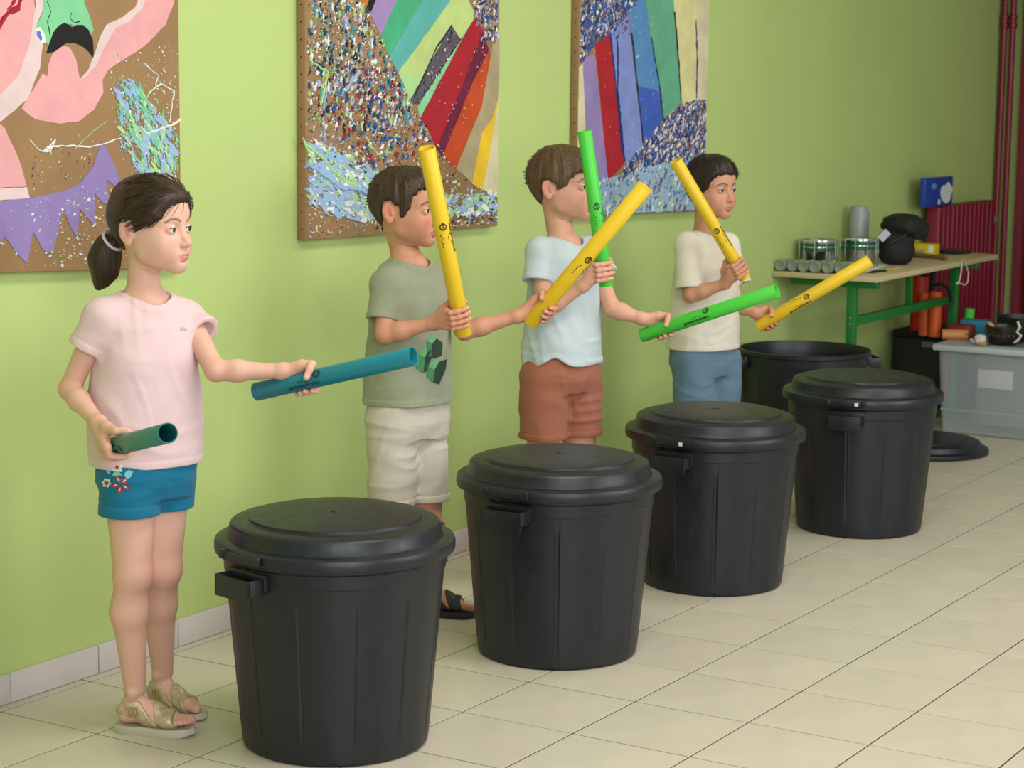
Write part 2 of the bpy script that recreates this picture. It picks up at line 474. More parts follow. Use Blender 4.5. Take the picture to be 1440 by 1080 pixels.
corn = [(162, 120), (186, 110), (215, 150), (256, 200), (256, 262), (206, 258), (170, 205)]
A.splats([(corn, 330, [LB, LB, PG, MG], (.003, .014), 4.5, -1.0), (corn, 260, [W_, PG, LB], (.0012, .005), 2, -1), (diag, 380, [W_, W_, PG], (.0008, .0035), 2, -.8),
          ([(90, 270), (256, 250), (256, 372), (60, 376)], 330, [W_, W_, PG], (.0008, .0045), 1.8, .3),
          ([(0, 280), (170, 250), (160, 372), (0, 380)], 90, [W_, W_, PG, pale], (.0008, .004), 1.8, .3),
          ([(30, 195), (140, 190), (120, 255), (45, 270)], 60, [PG, W_, MV], (.0008, .003), 3, 1.2)], 11)

# middle painting
x0 = at_y(417, 300, YW)[0]; x1 = at_y(700, 300, PY)[0]; zl = at_y(432, 338, PY)[2]; zr = at_y(700, 318, PY)[2]
B_ = Painting('brown canvas with slanted rainbow stripes above speckled foam, between girl and second child', x0, x1, zl, at_y(560, -38, PY)[2], (zr - zl) / (x1 - x0))
def C5(*q): return [(400 + a / 3, c / 3) for a, c in q]
bands = [('orange', (206, 112, 44), [(250, -140), (330, -140), (355, 0), (345, 32), (313, -4)]), ('black', (28, 26, 28), [(330, -140), (440, -140), (385, 0), (362, 52), (345, 34), (356, 0)]),
         ('violet_light', (158, 132, 184), [(440, -140), (540, -140), (475, 0), (405, 148), (362, 60), (385, 0)]), ('emerald', (72, 168, 122), [(540, -140), (660, -140), (582, 0), (440, 237), (405, 150), (475, 0)]),
         ('teal_band', (92, 172, 164), [(660, -140), (790, -140), (700, 0), (480, 306), (440, 238), (582, 0)]),
         ('lime_pale', (186, 206, 130), [(790, -140), (800, -40), (775, 0), (808, 66), (742, 165), (704, 108), (530, 420), (480, 306), (700, 0)]),
         ('pale_green', (166, 208, 142), [(530, 420), (480, 308), (560, 320), (590, 330)]),
         ('slate', (88, 84, 92), [(700, 106), (738, 160), (570, 430), (545, 440), (530, 418)]),
         ('mint2', (132, 196, 150), [(742, 165), (772, 120), (590, 460), (570, 500), (560, 450)]),
         ('crimson', (166, 34, 44), [(780, 110), (808, 70), (835, 130), (812, 230), (640, 622), (606, 545), (572, 500)]),
         ('maroon_dark', (106, 32, 58), [(835, 130), (862, 215), (800, 330), (664, 660), (640, 622), (760, 330)]),
         ('rust', (186, 72, 36), [(860, 215), (880, 240), (830, 450), (720, 712), (664, 660), (800, 330)]),
         ('sand', (166, 152, 118), [(880, 170), (912, 150), (912, 380), (860, 600), (815, 798), (722, 712), (830, 450)]),
         ('yellow', (222, 182, 48), [(905, 400), (895, 470), (835, 800), (790, 776), (830, 560), (875, 500)]),
         ('cream', (206, 196, 160), [(912, 400), (912, 835), (835, 800), (892, 480)])]
for nme, c, pts in bands: B_.shape('colour_band', C5(*pts), paint(nme, c, .12))
B_.drip(C5((704, 108), (640, 200), (545, 410)), .003, DK, 'paint_line', .001)
B_.drip(C5((742, 165), (660, 290), (560, 440)), .002, DK, 'paint_line', .001)
left = C5((90, -60), (300, -60), (360, 60), (520, 420), (700, 690), (910, 850), (910, 955), (600, 985), (90, 1020))
upl = C5((92, -60), (300, -60), (360, 60), (480, 330), (560, 520), (330, 560), (92, 520))
mid = C5((200, 250), (460, 300), (620, 600), (480, 700), (280, 700), (180, 500))
low = C5((92, 600), (200, 620), (330, 690), (440, 760), (420, 900), (300, 930), (92, 860))
low2 = C5((640, 830), (900, 810), (905, 900), (640, 920))
ur = C5((790, -60), (912, -60), (912, 170), (830, 180), (800, 60))
B_.splats([(upl, 900, [W_, PB, PB, PG, CAN, DK, TQ, LV], (.0015, .010), 2.2, 1.3), (left, 2600, [W_, W_, CAN, PG, DK, LB, W_], (.001, .005), 2, .6),
           (mid, 620, [NB, NB, RD, W_, PB, LV, RD, CAN], (.0015, .009), 2, .7), (low, 620, [LB, LB, LB, W_, PG], (.003, .018), 3.6, -.4),
           (low, 420, [W_, PB, LB, PG], (.001, .005), 2, -.4), (low2, 150, [LB, LB, PG, W_], (.004, .018), 2.2, .1), (C5((640, 870), (905, 850), (905, 950), (600, 980)), 420, [MV, W_, DK, CAN, NB], (.001, .005), 2, .3),
           (ur, 360, [NB, MV, LV, W_, DK], (.0015, .008), 2, 1), (C5((690, 120), (740, 160), (580, 440), (540, 430)), 120, [W_, RD, MV, DK], (.001, .005), 2, 1),
           (C5((600, 400), (860, 140), (880, 300), (700, 640)), 80, [W_, W_, MV], (.0008, .003), 1.5, 1)], 12)
for pts, r_, mt, sd in ([((105, 255), (150, 285), (180, 300), (175, 345), (150, 440)), .0045, PG, 1], [((180, 300), (250, 320), (300, 270)), .002, PG, 2], [((95, 615), (150, 660), (200, 720), (250, 760)), .006, PG, 3],
                        [((92, 690), (140, 720), (230, 790), (320, 800), (380, 830)), .009, LB, 4], [((340, 575), (360, 620), (420, 670), (440, 600), (470, 570), (495, 590)), .0035, PG, 5],
                        [((250, 390), (290, 330), (320, 300)), .006, LB, 6], [((92, 525), (60, 520)), .003, W_, 7], [((170, 600), (160, 500), (175, 380)), .003, LB, 8], [((400, 600), (440, 580), (490, 585)), .004, NB, 9]):
    B_.drip(C5(*pts), r_, mt, seed=sd)

# right painting
x0 = at_y(799, 300, YW)[0]; x1 = at_y(994, 150, PY)[0]; zl = at_y(811, 304, PY)[2]; zr = at_y(991, 296, PY)[2]
Cc = Painting('brown canvas with blue, red and green hanging bands, farthest from the girl', x0, x1, zl, at_y(900, -16, PY)[2], (zr - zl) / (x1 - x0))
def C6(*q): return [(780 + a / 3.483, c / 3.483) for a, c in q]
for nme, c, pts in [('cream', (206, 196, 160), [(112, 330), (152, 290), (150, 640), (215, 885), (106, 1060)]), ('purple_band', (144, 124, 174), [(136, 290), (195, 262), (262, 888), (214, 888), (150, 600)]),
                    ('crimson', (166, 34, 44), [(196, 215), (272, 155), (306, 450), (342, 800), (262, 888)]), ('periwinkle', (124, 138, 196), [(272, 130), (356, 70), (400, 420), (437, 705), (348, 810), (306, 450)]),
                    ('royal', (62, 92, 176), [(404, 420), (500, 390), (532, 620), (437, 705)]), ('sky', (86, 134, 184), [(356, 30), (437, -40), (470, 200), (515, 440), (410, 425)]),
                    ('green_band', (98, 166, 132), [(437, -60), (573, -60), (600, 250), (618, 505), (536, 580), (470, 200)]), ('cream_yellow', (214, 206, 150), [(577, -60), (690, -60), (698, 490), (622, 508), (600, 250)]),
                    ('cream', (206, 196, 160), [(690, -60), (760, -60), (750, 492), (698, 490)]), ('water_blue', (150, 178, 204), [(214, 888), (400, 830), (560, 790), (640, 800), (748, 740), (740, 1030), (110, 1070), (110, 1000)])]:
    Cc.shape('colour_band', C6(*pts), paint(nme, c, .12))
for a in (((306, 200), (306, 450), (340, 790)), ((375, 160), (404, 440), (432, 700)), ((470, 180), (512, 430), (532, 600)), ((585, 60), (604, 300), (618, 500)), ((690, 100), (695, 300), (692, 480)), ((270, 160), (300, 450), (330, 760))):
    Cc.drip(C6(*a), .004, DK if a[0][0] % 2 else NV, 'paint_line', .004, seed=a[0][0])
top = C6((112, -60), (440, -60), (356, 80), (200, 220), (130, 300), (112, 300))
sp = C6((300, 890), (350, 800), (437, 705), (536, 580), (620, 505), (700, 488), (750, 492), (745, 760), (560, 790), (400, 840))
bot = C6((110, 880), (300, 880), (560, 790), (745, 745), (740, 1035), (110, 1070))
Cc.splats([(top, 1300, [NB, NV, W_, MV, PB, NB, LV], (.002, .010), 2, 1), (sp, 2300, [NB, NV, W_, MV, LV, CAN, NB, NV, NB, W_], (.002, .009), 2, .9),
           (bot, 700, [LB, LB, W_, PG, MV, LB], (.003, .014), 2, .9), (bot, 900, [W_, DK, MV, LB, NB, PG, CAN], (.0015, .006), 2, .9),
           (C6((130, 100), (750, 0), (740, 500), (300, 850)), 110, [W_], (.001, .003), 1.3, 0), (C6((72, 0), (108, 0), (106, 600), (66, 600)), 20, [RD, LB, W_], (.002, .004), 1, 0),
           (C6((270, 90), (356, 60), (370, 170), (290, 200)), 60, [RD, MV, NV], (.002, .006), 2, 1)], 13)

# ------------------------------------------------------------------ black bins
RB, RT, HB = .208, .2435, .452
MAT['sticker'] = plain('white_sticker', (215, 215, 212), .5)
def bin_shell(m):
    prof = []
    prof += [(0.0, .006), (RB - .03, .006), (RB - .022, .001), (RB - .006, .001), (RB, .008), (RB + .002, .02)]
    N = 16
    for k in range(1, N + 1):
        u = k / N; prof.append((RB + .002 + (RT - RB - .002) * u, .02 + (.40 - .02) * u))
    prof += [(RT + .003, .404), (RT + .004, .432), (RT + .012, .438), (RT + .012, HB - .002), (RT + .009, HB), (RT + .002, HB), (RT - .001, HB - .006), (RT - .003, .40)]
    for k in range(N, -1, -2):
        u = k / N; prof.append((RB - .004 + (RT - RB) * u, .02 + (.40 - .02) * u))
    prof += [(RB - .02, .012), (0.0, .011)]
    last = 6 + N
    def mod(a, i):
        if 5 < i < last - 1:
            q = 12 * a / (2 * math.pi); d = abs(q - round(q)) * 2 * math.pi / 12 * .23
            return (-.0014 if d < .003 else 0) + (.0007 if .0035 <= d < .009 else 0)
        return 0
    m.lathe(prof, n=288, mod=mod)
def lid_mesh(m, z=0.0):
    prof = [(0, .0745), (.01, .0748), (.012, .0728), (.05, .0725), (.12, .0705), (.186, .067), (.192, .0655), (.194, .061), (.198, .0585), (.224, .0565), (.231, .053), (.234, .049),
            (.2385, .026), (.241, .0225), (.260, .0195), (.2655, .0165), (.2680, .010), (.2680, -.004), (.2665, -.0085), (.2640, -.0085), (.2640, .006), (.256, .012), (.237, .018), (.231, .045), (.19, .054), (0, .068)]
    m.lathe([(r, q + z) for r, q in prof], n=128)
def handle(m, ang):
    M = Matrix.Rotation(ang, 4, 'Z')
    R0 = RT - .002
    m.box((R0, -.058, .385), (R0 + .050, -.052, .420), M, .0012)
    m.box((R0, .052, .385), (R0 + .050, .058, .420), M, .0012)
    m.box((R0 + .044, -.058, .372), (R0 + .050, .058, .420), M, .0015)
    m.box((R0 + .018, -.052, .385), (R0 + .045, .052, .390), M, .001)
    m.box((R0 - .004, -.062, .392), (R0 + .010, .062, .428), M, .002)
def catch(m, ang):
    M = Matrix.Rotation(ang, 4, 'Z')
    m.box((.252, -.058, .448), (.2725, .058, .466), M, .002)
    m.box((.262, -.066, .450), (.2745, -.050, .470), M, .002)
    m.box((.262, .050, .450), (.2745, .066, .470), M, .002)
def make_bin(c, ang, label, lid=True, sticker=False, hh=1.0, first={}):
    t = thing('plastic_bin', label, 'bin', (c[0], c[1], 0), 'black plastic bins used as drums')
    t.rotation_euler = (0, 0, ang)
    if not first:
        a = MB(); bin_shell(a); first['shell'] = a.build('bin_body', MAT['bin'], angle=30)
        a = MB(); handle(a, 0); first['h0'] = a.build('handle', MAT['bin'])
        a = MB(); handle(a, math.pi); first['h1'] = a.build('handle', MAT['bin'])
        a = MB(); lid_mesh(a, HB); first['lid'] = a.build('lid', MAT['bin'], angle=25)
        a = MB(); catch(a, 0); first['c'] = a.build('lid_catch', MAT['bin']); a = MB(); catch(a, math.pi); first['c2'] = a.build('lid_catch', MAT['bin'])
        use = dict(first)
    else:
        use = {k: (first[k].copy()) for k in first}
        for o in use.values():
            o.parent = None; COL.objects.link(o)
    for k, o in use.items():
        if k in ('lid', 'c', 'c2') and not lid:
            bpy.data.objects.remove(o); continue
        if k in ('c', 'c2'): o.parent = use['lid']
        else: o.parent = t
        ORG[o.name] = ORG[t.name]
    if hh != 1.0:
        for k in ('shell', 'h0', 'h1'): use[k].scale = (1.0, 1.0, hh)
    if sticker:
        s = MB(); M = Matrix.Rotation(.16, 4, 'Z'); s.box((.2705, -.014, .4515), (.2756, .014, .4625), M, .0005)
        o = s.build('white_sticker', MAT['sticker']); o.parent = use['lid'] if lid else t; o['label'] = 'small white sticker on the lid edge'
    return t
def hand_dir(u, v):      # u: image right share, v: towards camera share
    d = RH * u + TH * v; return math.atan2(d[1], d[0])
make_bin((-1.23, .126), hand_dir(-.70, .71), 'black lidded bin nearest the camera, in front of the girl in pink')
make_bin((-.302, .094), hand_dir(-.52, .85), 'black lidded bin in front of the boy in grey-green, second from the girl')
make_bin((.619, .099), hand_dir(-.56, .83), 'black lidded bin with white sticker in front of the boy in pale blue shirt', sticker=True)
t4 = make_bin((1.605, .036), hand_dir(-.36, .93), 'black lidded bin with white sticker, farthest of the lidded bins', sticker=True)
make_bin((2.525, .655), hand_dir(-1.0, .12), 'open black bin without lid near the wall and table', lid=False, hh=1.04)
fl = thing('bin_lid', 'black bin lid lying flat on the floor beside the clear box', 'lid', (3.17, .40, 0))
a = MB(); lid_mesh(a, .0085)
for i, v in enumerate(a.V): a.V[i] = (v[0] + 3.17, v[1] + .40, v[2] * .75)
a.build('lid_shell', MAT['bin'], fl, angle=25)
MAT['thread'] = plain('white_thread', (205, 200, 186), .8)
a = MB(); q = [at_z(px, py, .003) for px, py in ((1326, 641), (1331, 647), (1342, 648), (1360, 645), (1376, 642), (1388, 636), (1391, 630))]
a.tube(q, .0022, 6); o = a.build('thread', MAT['thread']); tag(o, 'pale loose thread on the floor along the edge of the lid', 'thread')

# ------------------------------------------------------------------ radiator and the packet on it
rx0, rx1, rz0, rz1 = 4.449, 5.24, .16, .93
t = thing('radiator', 'maroon column radiator on the wall behind the green table', 'radiator', ((rx0 + rx1) / 2, YW, rz0))
n = 13; wv = (rx1 - rx0) / n
for k in range(n):
    a = MB(); a.box((rx0 + k * wv + .002, YW - .105, rz0), (rx0 + (k + 1) * wv - .002, YW - .035, rz1), bev=.011); a.build('radiator_column', MAT['maroon'], t)
a = MB(); a.box((rx0 + .01, YW - .09, rz0 + .03), (rx1 - .01, YW - .05, rz0 + .07)); a.build('header', MAT['maroon'], t); a = MB(); a.box((rx0 + .01, YW - .09, rz1 - .07), (rx1 - .01, YW - .05, rz1 - .03))
a.build('header', MAT['maroon'], t)
for _x in (rx0 + .15, rx1 - .18):
    a = MB(); a.box((_x, YW - .06, rz1 - .12), (_x + .03, YW - .001, rz1 - .08)); a.build('wall_bracket', MAT['maroon'], t)
MAT['grey_plastic'] = plain('grey_plastic', (120, 124, 120), .4)
a = MB(); M = Matrix.Translation((rx1, YW - .07, rz1 - .10)) @ Matrix.Rotation(math.pi / 2, 4, 'Y')
a.lathe([(0, 0), (.012, 0), (.012, .03), (.024, .032), (.027, .05), (.024, .085), (.016, .092), (0, .093)], (0, 0, 0), 20, M); a.build('valve_knob', MAT['grey_plastic'], t)
MAT['packet_blue'] = plain('packet_blue', (28, 66, 158), .4, .1, 6); MAT['packet_white'] = plain('packet_white', (212, 216, 226), .5); MAT['packet_light'] = plain('packet_light_blue', (92, 150, 214), .4)
pa = at_y(1292, 287, YW - .07); pb = at_y(1333, 283, YW - .07)
ph = at_y(1292, 252, YW - .07)[2]
t = thing('packet', 'blue paper packet with white patch standing on the radiator', 'packet', ((pa[0] + pb[0]) / 2, YW - .07, rz1))
a = MB(); a.box((pa[0], YW - .10, rz1 + .001), (pb[0] - .02, YW - .072, ph + .004), bev=.006); a.build('packet_body', MAT['packet_blue'], t)
a = MB(); 
def disc(cx, cz, rx, rz, y, n=18, jag=0, seed=1):
    rr = random.Random(seed); return [(cx + rx * math.cos(2 * math.pi * k / n) * (1 + rr.uniform(-jag, jag)), y, cz + rz * math.sin(2 * math.pi * k / n) * (1 + rr.uniform(-jag, jag))) for k in range(n)]
hx = pb[0] - .02 - pa[0]; hz = ph + .01 - rz1
a.poly(disc(pa[0] + hx * .76, rz1 + hz * .42, hx * .22, hz * .34, YW - .1, 14, .2), (0, -1, 0), .002)
a.poly(disc(pa[0] + hx * .5, rz1 + hz * .15, hx * .05, hz * .1, YW - .1, 8, .3), (0, -1, 0), .001)
a.build('white_patch', MAT['packet_white'], t)
a = MB(); a.poly(disc(pa[0] + hx * .30, rz1 + hz * .68, hx * .09, hz * .10, YW - .1), (0, -1, 0), .001); a.build('light_dot', MAT['packet_light'], t)

# ------------------------------------------------------------------ table
MAT['table_top'] = plain('pale_beech_laminate', (196, 178, 140), .42, .05, 5, .05)
MAT['table_green'] = plain('green_powder_coat', (20, 112, 44), .42, .05, 6)
TZ = .735; TX0, TX1, TY0, TY1 = 2.82, 4.275, .485, .936
t = thing('table', 'long narrow table with pale top and green metal frame along the wall', 'table', ((TX0 + TX1) / 2, (TY0 + TY1) / 2, 0))
a = MB(); a.box((TX0, TY0, TZ - .022), (TX1, TY1, TZ), bev=.002); a.build('table_top', MAT['table_top'], t)
def leg_set(x):
    a = MB(); a.box((x, TY0 + .02, TZ - .052), (x + .035, TY1 - .06, TZ - .022), bev=.003); a.build('crossbar', MAT['table_green'], t)
    a = MB(); a.box((x + .002, .594, .03), (x + .032, .633, TZ - .05), bev=.003); g = a.build('leg', MAT['table_green'], t)
    a = MB(); a.box((x, TY0 + .02, .0), (x + .035, TY1 - .03, .032), bev=.003); a.build('foot_bar', MAT['table_green'], t)
    a = MB()
    for z in (.56, .535):
        M = Matrix.Translation((x + .001, .612, z)) @ Matrix.Rotation(-math.pi / 2, 4, 'Y'); a.lathe([(0, .004), (.005, .0035), (.006, 0)], (0, 0, 0), 10, M)
    a.build('screw', MAT['grey_plastic'], g)
leg_set(2.87); leg_set(4.05)
a = MB(); a.box((2.9, .602, .525), (4.06, .627, .562), bev=.003); a.build('stretcher', MAT['table_green'], t)
a = MB(); a.box((3.50, .602, .555), (3.53, .627, TZ - .022), bev=.002); a.build('strut', MAT['table_green'], t)
a = MB(); a.box((3.3, .59, TZ - .036), (3.75, .64, TZ - .0225), bev=.002); a.build('table_rail', MAT['table_green'], t)

# jars lying in a row
t = NT('greenish_glass'); t.b.inputs['Base Color'].default_value = srgb(170, 182, 160); t.b.inputs['Roughness'].default_value = .18
t.b.inputs['Transmission Weight'].default_value = .45; t.b.inputs['IOR'].default_value = 1.4; MAT['jar'] = t.m
MAT['chrome'] = plain('chrome', (190, 192, 190), .16, .05, metal=1); MAT['drum_green'] = plain('drum_green', (14, 92, 58), .25, .1); MAT['drum_skin'] = plain('drum_skin', (214, 212, 202), .45)
def jar(px, py, dx, label):
    r = .0232; p = at_x(px, py, TX0 + .01 + dx); z = TZ + r + .0005; y = p[1]
    q = at_z(px, py, z); x = TX0 + .012 + dx
    M = Matrix.Translation((x, y, z)) @ Matrix.Rotation(math.pi / 2, 4, 'Y')
    a = MB(); a.lathe([(0, .004), (.012, .004), (.016, .0015), (.021, .0), (r, .004), (r, .085), (r - .002, .09), (r - .004, .1), (r - .004, .118), (r - .006, .118), (r - .006, .1), (r - .003, .088), (r - .003, .008), (0, .0065)], (0, 0, 0), 28, M)
    o = a.build('glass_jar', MAT['jar'], None, org=(x, y, z)); tag(o, label, 'jar', 'glass jars lying on the table'); return o
names = ['greenish jar lying on its side at the wall end of the row', 'second greenish lying jar from the wall', 'third greenish lying jar from the wall', 'fourth greenish lying jar from the wall', 'fifth lying jar from the wall, just left of the yellow tube', 'sixth lying jar from the wall, partly behind the yellow tube', 'last lying jar of the row beside the white paper']
ys = [.912 - .0505 * k for k in range(7)]
for k, nm in enumerate(names):
    r = .0232; x = TX0 + .012 + (0, .01, .004, .0, .012, .02, .01)[k]
    px, py = to_px((x, ys[k], TZ + r)); jar(px, py, x - TX0 - .012, nm)
# drums
def drum(px, py, label, yy):
    c = at_y(px, py, yy); z0 = TZ; R = .073; h = .118
    t = thing('hand_drum', label, 'drum', (c[0], yy, z0), 'chrome and green drums on the table')
    a = MB(); a.lathe([(R - .004, .0), (R - .004, .066), (R - .003, .068), (R - .003, .106), (R - .004, .108), (R - .004, h - .002)], (c[0], yy, z0), 40); a.build('drum_shell', MAT['chrome'], t)
    for zz in (.070, .090):
        a = MB(); a.lathe([(R - .002, -.007 + zz), (R + .0005, -.006 + zz), (R + .0005, .006 + zz), (R - .002, .007 + zz)], (c[0], yy, z0 + .01), 40); a.build('green_band', MAT['drum_green'], t)
    for zz in (.004, h - .006):
        a = MB(); a.lathe([(R - .003, -.006 + zz), (R + .004, -.006 + zz), (R + .005, 0 + zz), (R + .004, .006 + zz), (R - .004, .006 + zz)], (c[0], yy, z0), 40); a.build('hoop', MAT['chrome'], t)
    a = MB(); a.lathe([(0, h - .004), (R - .004, h - .004), (R - .003, h - .008)], (c[0], yy, z0), 40); a.lathe([(0, .002), (R - .006, .001)], (c[0], yy, z0), 40); a.build('drum_skin', MAT['drum_skin'], t)
    for k in range(10):
        an = 2 * math.pi * k / 10 + .2; x, y = c[0] + (R + .006) * math.cos(an), yy + (R + .006) * math.sin(an)
        a = MB(); a.tube([(x, y, z0 + .002), (x, y, z0 + h - .002)], .0022, 6); a.tube([(x, y, z0 + .055), (x, y, z0 + .075)], .004, 8); a.build('tension_rod', MAT['chrome'], t)
drum(1151, 350, 'chrome drum with green bands next to the wall, behind the lying jars', .842)
drum(1208, 350, 'chrome drum with green bands beside the black bag', .742)
# grey clear container behind the drums
MAT['cloudy'] = plain('cloudy_grey_plastic', (150, 156, 158), .35, .08, 20)
MAT['black_cloth'] = plain('black_cloth', (16, 16, 18), .75, .2, 12, .4, 60)
MAT['dark_plastic'] = plain('dark_plastic', (26, 27, 30), .45)
MAT['silver_tag'] = plain('silver_tag', (176, 178, 188), .35)
c = at_y(1226, 330, .80); cx = c[0]
t = thing('plastic_canister', 'tall cloudy grey canister standing behind the drums against the wall', 'canister', (cx, .86, TZ))
zt = at_y(1226, 288, .86)[2]
a = MB(); a.lathe([(0, 0), (.040, 0), (.042, .004), (.042, zt - TZ - .03), (.036, zt - TZ - .015), (.036, zt - TZ), (0, zt - TZ)], (cx, .86, TZ), 32); a.build('canister_body', MAT['cloudy'], t)
a = MB(); a.lathe([(.0425, .05), (.0435, .052), (.0435, .10), (.0425, .102)], (cx, .86, TZ), 32); a.build('dark_label', MAT['grey_plastic'], t)

# black bag: soft body
def blob(name, ells, mat, parent=None, seed=1, amp=.006, sub=3, flatz=None, org=None):
    bm = bmesh.new(); rr = random.Random(seed)
    for (cx, cy, cz, rx, ry, rz, rot) in ells:
        g = bmesh.ops.create_icosphere(bm, subdivisions=sub, radius=1)
        for v in g['verts']:
            p = v.co.copy(); n = math.sin(p.x * 5 + seed) * math.cos(p.y * 6) + math.sin(p.z * 9 + p.x * 4 + seed)
            p = p * (1 + amp * 10 * n)
            for ax in range(3):      # boxier than an ellipsoid
                p[ax] = math.copysign(abs(p[ax]) ** .8, p[ax])
            p = Matrix.Rotation(rot, 3, 'Z') @ Vector((p.x * rx, p.y * ry, p.z * rz))
            v.co = p + Vector((cx, cy, cz))
            if flatz is not None: v.co.z = max(v.co.z, flatz)
    for f in bm.faces: f.smooth = True
    me = bpy.data.meshes.new(name); bm.to_mesh(me); bm.free()
    return link(name, me, mat, parent, org)
BGY = .66; bx = 3.46
bx = 3.46
t = thing('black_bag', 'black soft bag with silver tag standing on the table', 'bag', (bx, BGY, TZ))
blob('bag_body', [(bx, BGY, TZ + .062, .075, .078, .068, .5), (bx, BGY, TZ + .10, .070, .075, .05, .5)], MAT['black_cloth'], t, 3, .004, flatz=TZ)
blob('bag_flap', [(bx + .02, BGY - .02, TZ + .165, .075, .10, .048, -.5), (bx + .05, BGY - .07, TZ + .15, .055, .055, .045, .3)], MAT['black_cloth'], t, 5, .008)
def quad(name, c, u, v, wu, wv, th, mat, parent, label=None):
    c = np.asarray(c, float); u = unit(u); v = unit(np.asarray(v, float) - u * (np.asarray(v, float) @ u)); nn = np.cross(u, v)
    a = MB(); a.poly([c - u * wu - v * wv, c + u * wu - v * wv, c + u * wu + v * wv, c - u * wu + v * wv], nn, th)
    o = a.build(name, mat, parent)
    if label: o['label'] = label
    return o
tp = J(1243, 331, np.array([bx - .04, BGY, 0]), .10)
quad('bag_tag', tp, RH * .7 + UP * .75, UP * .7 - RH * .6, .024, .016, .006, MAT['silver_tag'], t, 'silver tag on the left of the bag')
a = MB(); q0 = J(1252, 343, np.array([bx, BGY, 0]), .085); q1 = J(1274, 330, np.array([bx, BGY, 0]), .085); a.tube([q0, q1], .005, 8); a.build('bag_strap', MAT['dark_plastic'], t)
MAT['paper'] = plain('white_paper', (222, 224, 226), .7, .02)
p1, p2, p3, p4 = [at_z(px, py, TZ) for px, py in ((1218, 383), (1250, 372), (1238, 371), (1206, 380))]
a = MB(); a.poly([p1, p2, p3, p4], UP, .002); o = a.build('paper_sheet', MAT['paper'], org=p1); tag(o, 'white paper strip on the table in front of the black bag', 'paper')
MAT['wood'] = plain('light_wood', (196, 160, 104), .5, .12, 14); MAT['stick'] = plain('brown_wood', (120, 84, 50), .5, .15, 18)
t = thing('brush', 'small brush with dark tip and pale wooden handle at the table corner', 'brush', at_z(1240, 380, TZ))
q = [at_z(px, py, TZ + .006) for px, py in ((1220, 383), (1236, 381), (1246, 380.5), (1263, 377.5))]
a = MB(); a.tube([q[0], (q[0] + q[1]) / 2, q[1]], [.002, .006, .005], 8); a.build('bristle_tip', MAT['dark_plastic'], t)
a = MB(); a.tube([q[1], q[2]], .005, 8); a.build('ferrule', MAT['dark_plastic'], t)
a = MB(); a.tube([q[2], q[3]], [.006, .007], 8); a.build('brush_handle', MAT['wood'], t)
# yellow box, mallet, dark case at the far end of the table
MAT['yellow_box'] = plain('yellow_card', (214, 186, 34), .5, .05); MAT['label_grey'] = plain('label_grey', (150, 150, 140), .5)
yb = at_z(1302, 358, TZ); ex = 4.06
t = thing('cardboard_box', 'small yellow cardboard box on the table beside the black bag', 'box', (ex, .76, TZ))
h = .048
a = MB(); a.box((ex - .03, .70, TZ + .001), (ex + .04, .815, TZ + h), bev=.002); a.build('box_body', MAT['yellow_box'], t)
a = MB(); a.box((ex - .0315, .705, TZ + .010), (ex - .0295, .728, TZ + .042)); a.build('white_end_label', MAT['paper'], t)
a = MB(); a.box((ex - .0315, .745, TZ + .008), (ex - .0295, .78, TZ + .022)); a.build('grey_label', MAT['label_grey'], t)
t = thing('mallet', 'brown wooden mallet lying in front of the yellow box', 'mallet', (ex - .07, .6, TZ))
q0 = at_z(1284, 358, TZ + .012); q1 = at_z(1326, 362, TZ + .012)
a = MB(); a.tube([q0, (q0 + q1) / 2, q1], [.012, .010, .008], 10); a.build('mallet_handle', MAT['stick'], t)
a = MB(); a.tube([q1 - unit(q1 - q0) * .004, q1 + unit(q1 - q0) * .02], [.013, .012], 12); a.build('mallet_head', MAT['stick'], t)
q = [(4.12, .63, TZ + .0005), (4.25, .60, TZ + .0005), (4.26, .73, TZ + .0005), (4.13, .76, TZ + .0005)]
a = MB(); a.poly(q, UP, .016); o = a.build('dark_case', MAT['dark_plastic'], org=q[0]); tag(o, 'flat dark case at the far end of the table', 'case')
# string hanging from the table edge
MAT['string'] = plain('white_string', (206, 200, 186), .8)
sy = TY0 - .006; pts = []
for px, py in ((1352, 366), (1352, 380), (1350, 392), (1347, 399), (1352, 399), (1357, 401), (1361, 396), (1362, 384), (1359, 374), (1354, 364)):
    pts.append(at_y(px, py, sy))
a = MB(); a.tube(pts, .0028, 6); a.tube([at_y(1345, 399, sy), at_y(1349, 396, sy)], .004, 6); o = a.build('string_loop', MAT['string'], org=pts[0]); tag(o, 'white string loop hanging from the far table edge', 'string')

# ------------------------------------------------------------------ things under the table
MAT['tube_red'] = plain('tube_red', (196, 20, 18), .4, .04); MAT['tube_orange'] = plain('tube_orange', (212, 84, 24), .4, .05); MAT['tube_green'] = plain('tube_green', (72, 198, 62), .42, .03)
MAT['tube_green_far'] = MAT['tube_green']
cx0, cx1, cy0, cy1 = 3.60, 3.98, .60, .90
def fitx(px, y, z, x=3.7):
    for _ in range(12): x += (px - to_px((x, y, z))[0]) * .0035
    return x
cz = .34
t = thing('equipment_case', 'black case under the table carrying the red and orange tubes', 'case', ((cx0 + cx1) / 2, .74, 0))
cx0 = fitx(1268, .86, .3); cx1 = cx0 + .36; 
zt = at_x(1285, 462, cx0)[2]; cz = max(.22, min(.45, zt - .01))
a = MB(); a.box((cx0, .60, .004), (cx1, .90, cz - .03), bev=.012); a.build('case_body', MAT['dark_plastic'], t)
a = MB(); a.box((cx0 - .006, .595, cz - .03), (cx1 + .005, .905, cz), bev=.006); a.build('case_lid', MAT['black_cloth'], t)
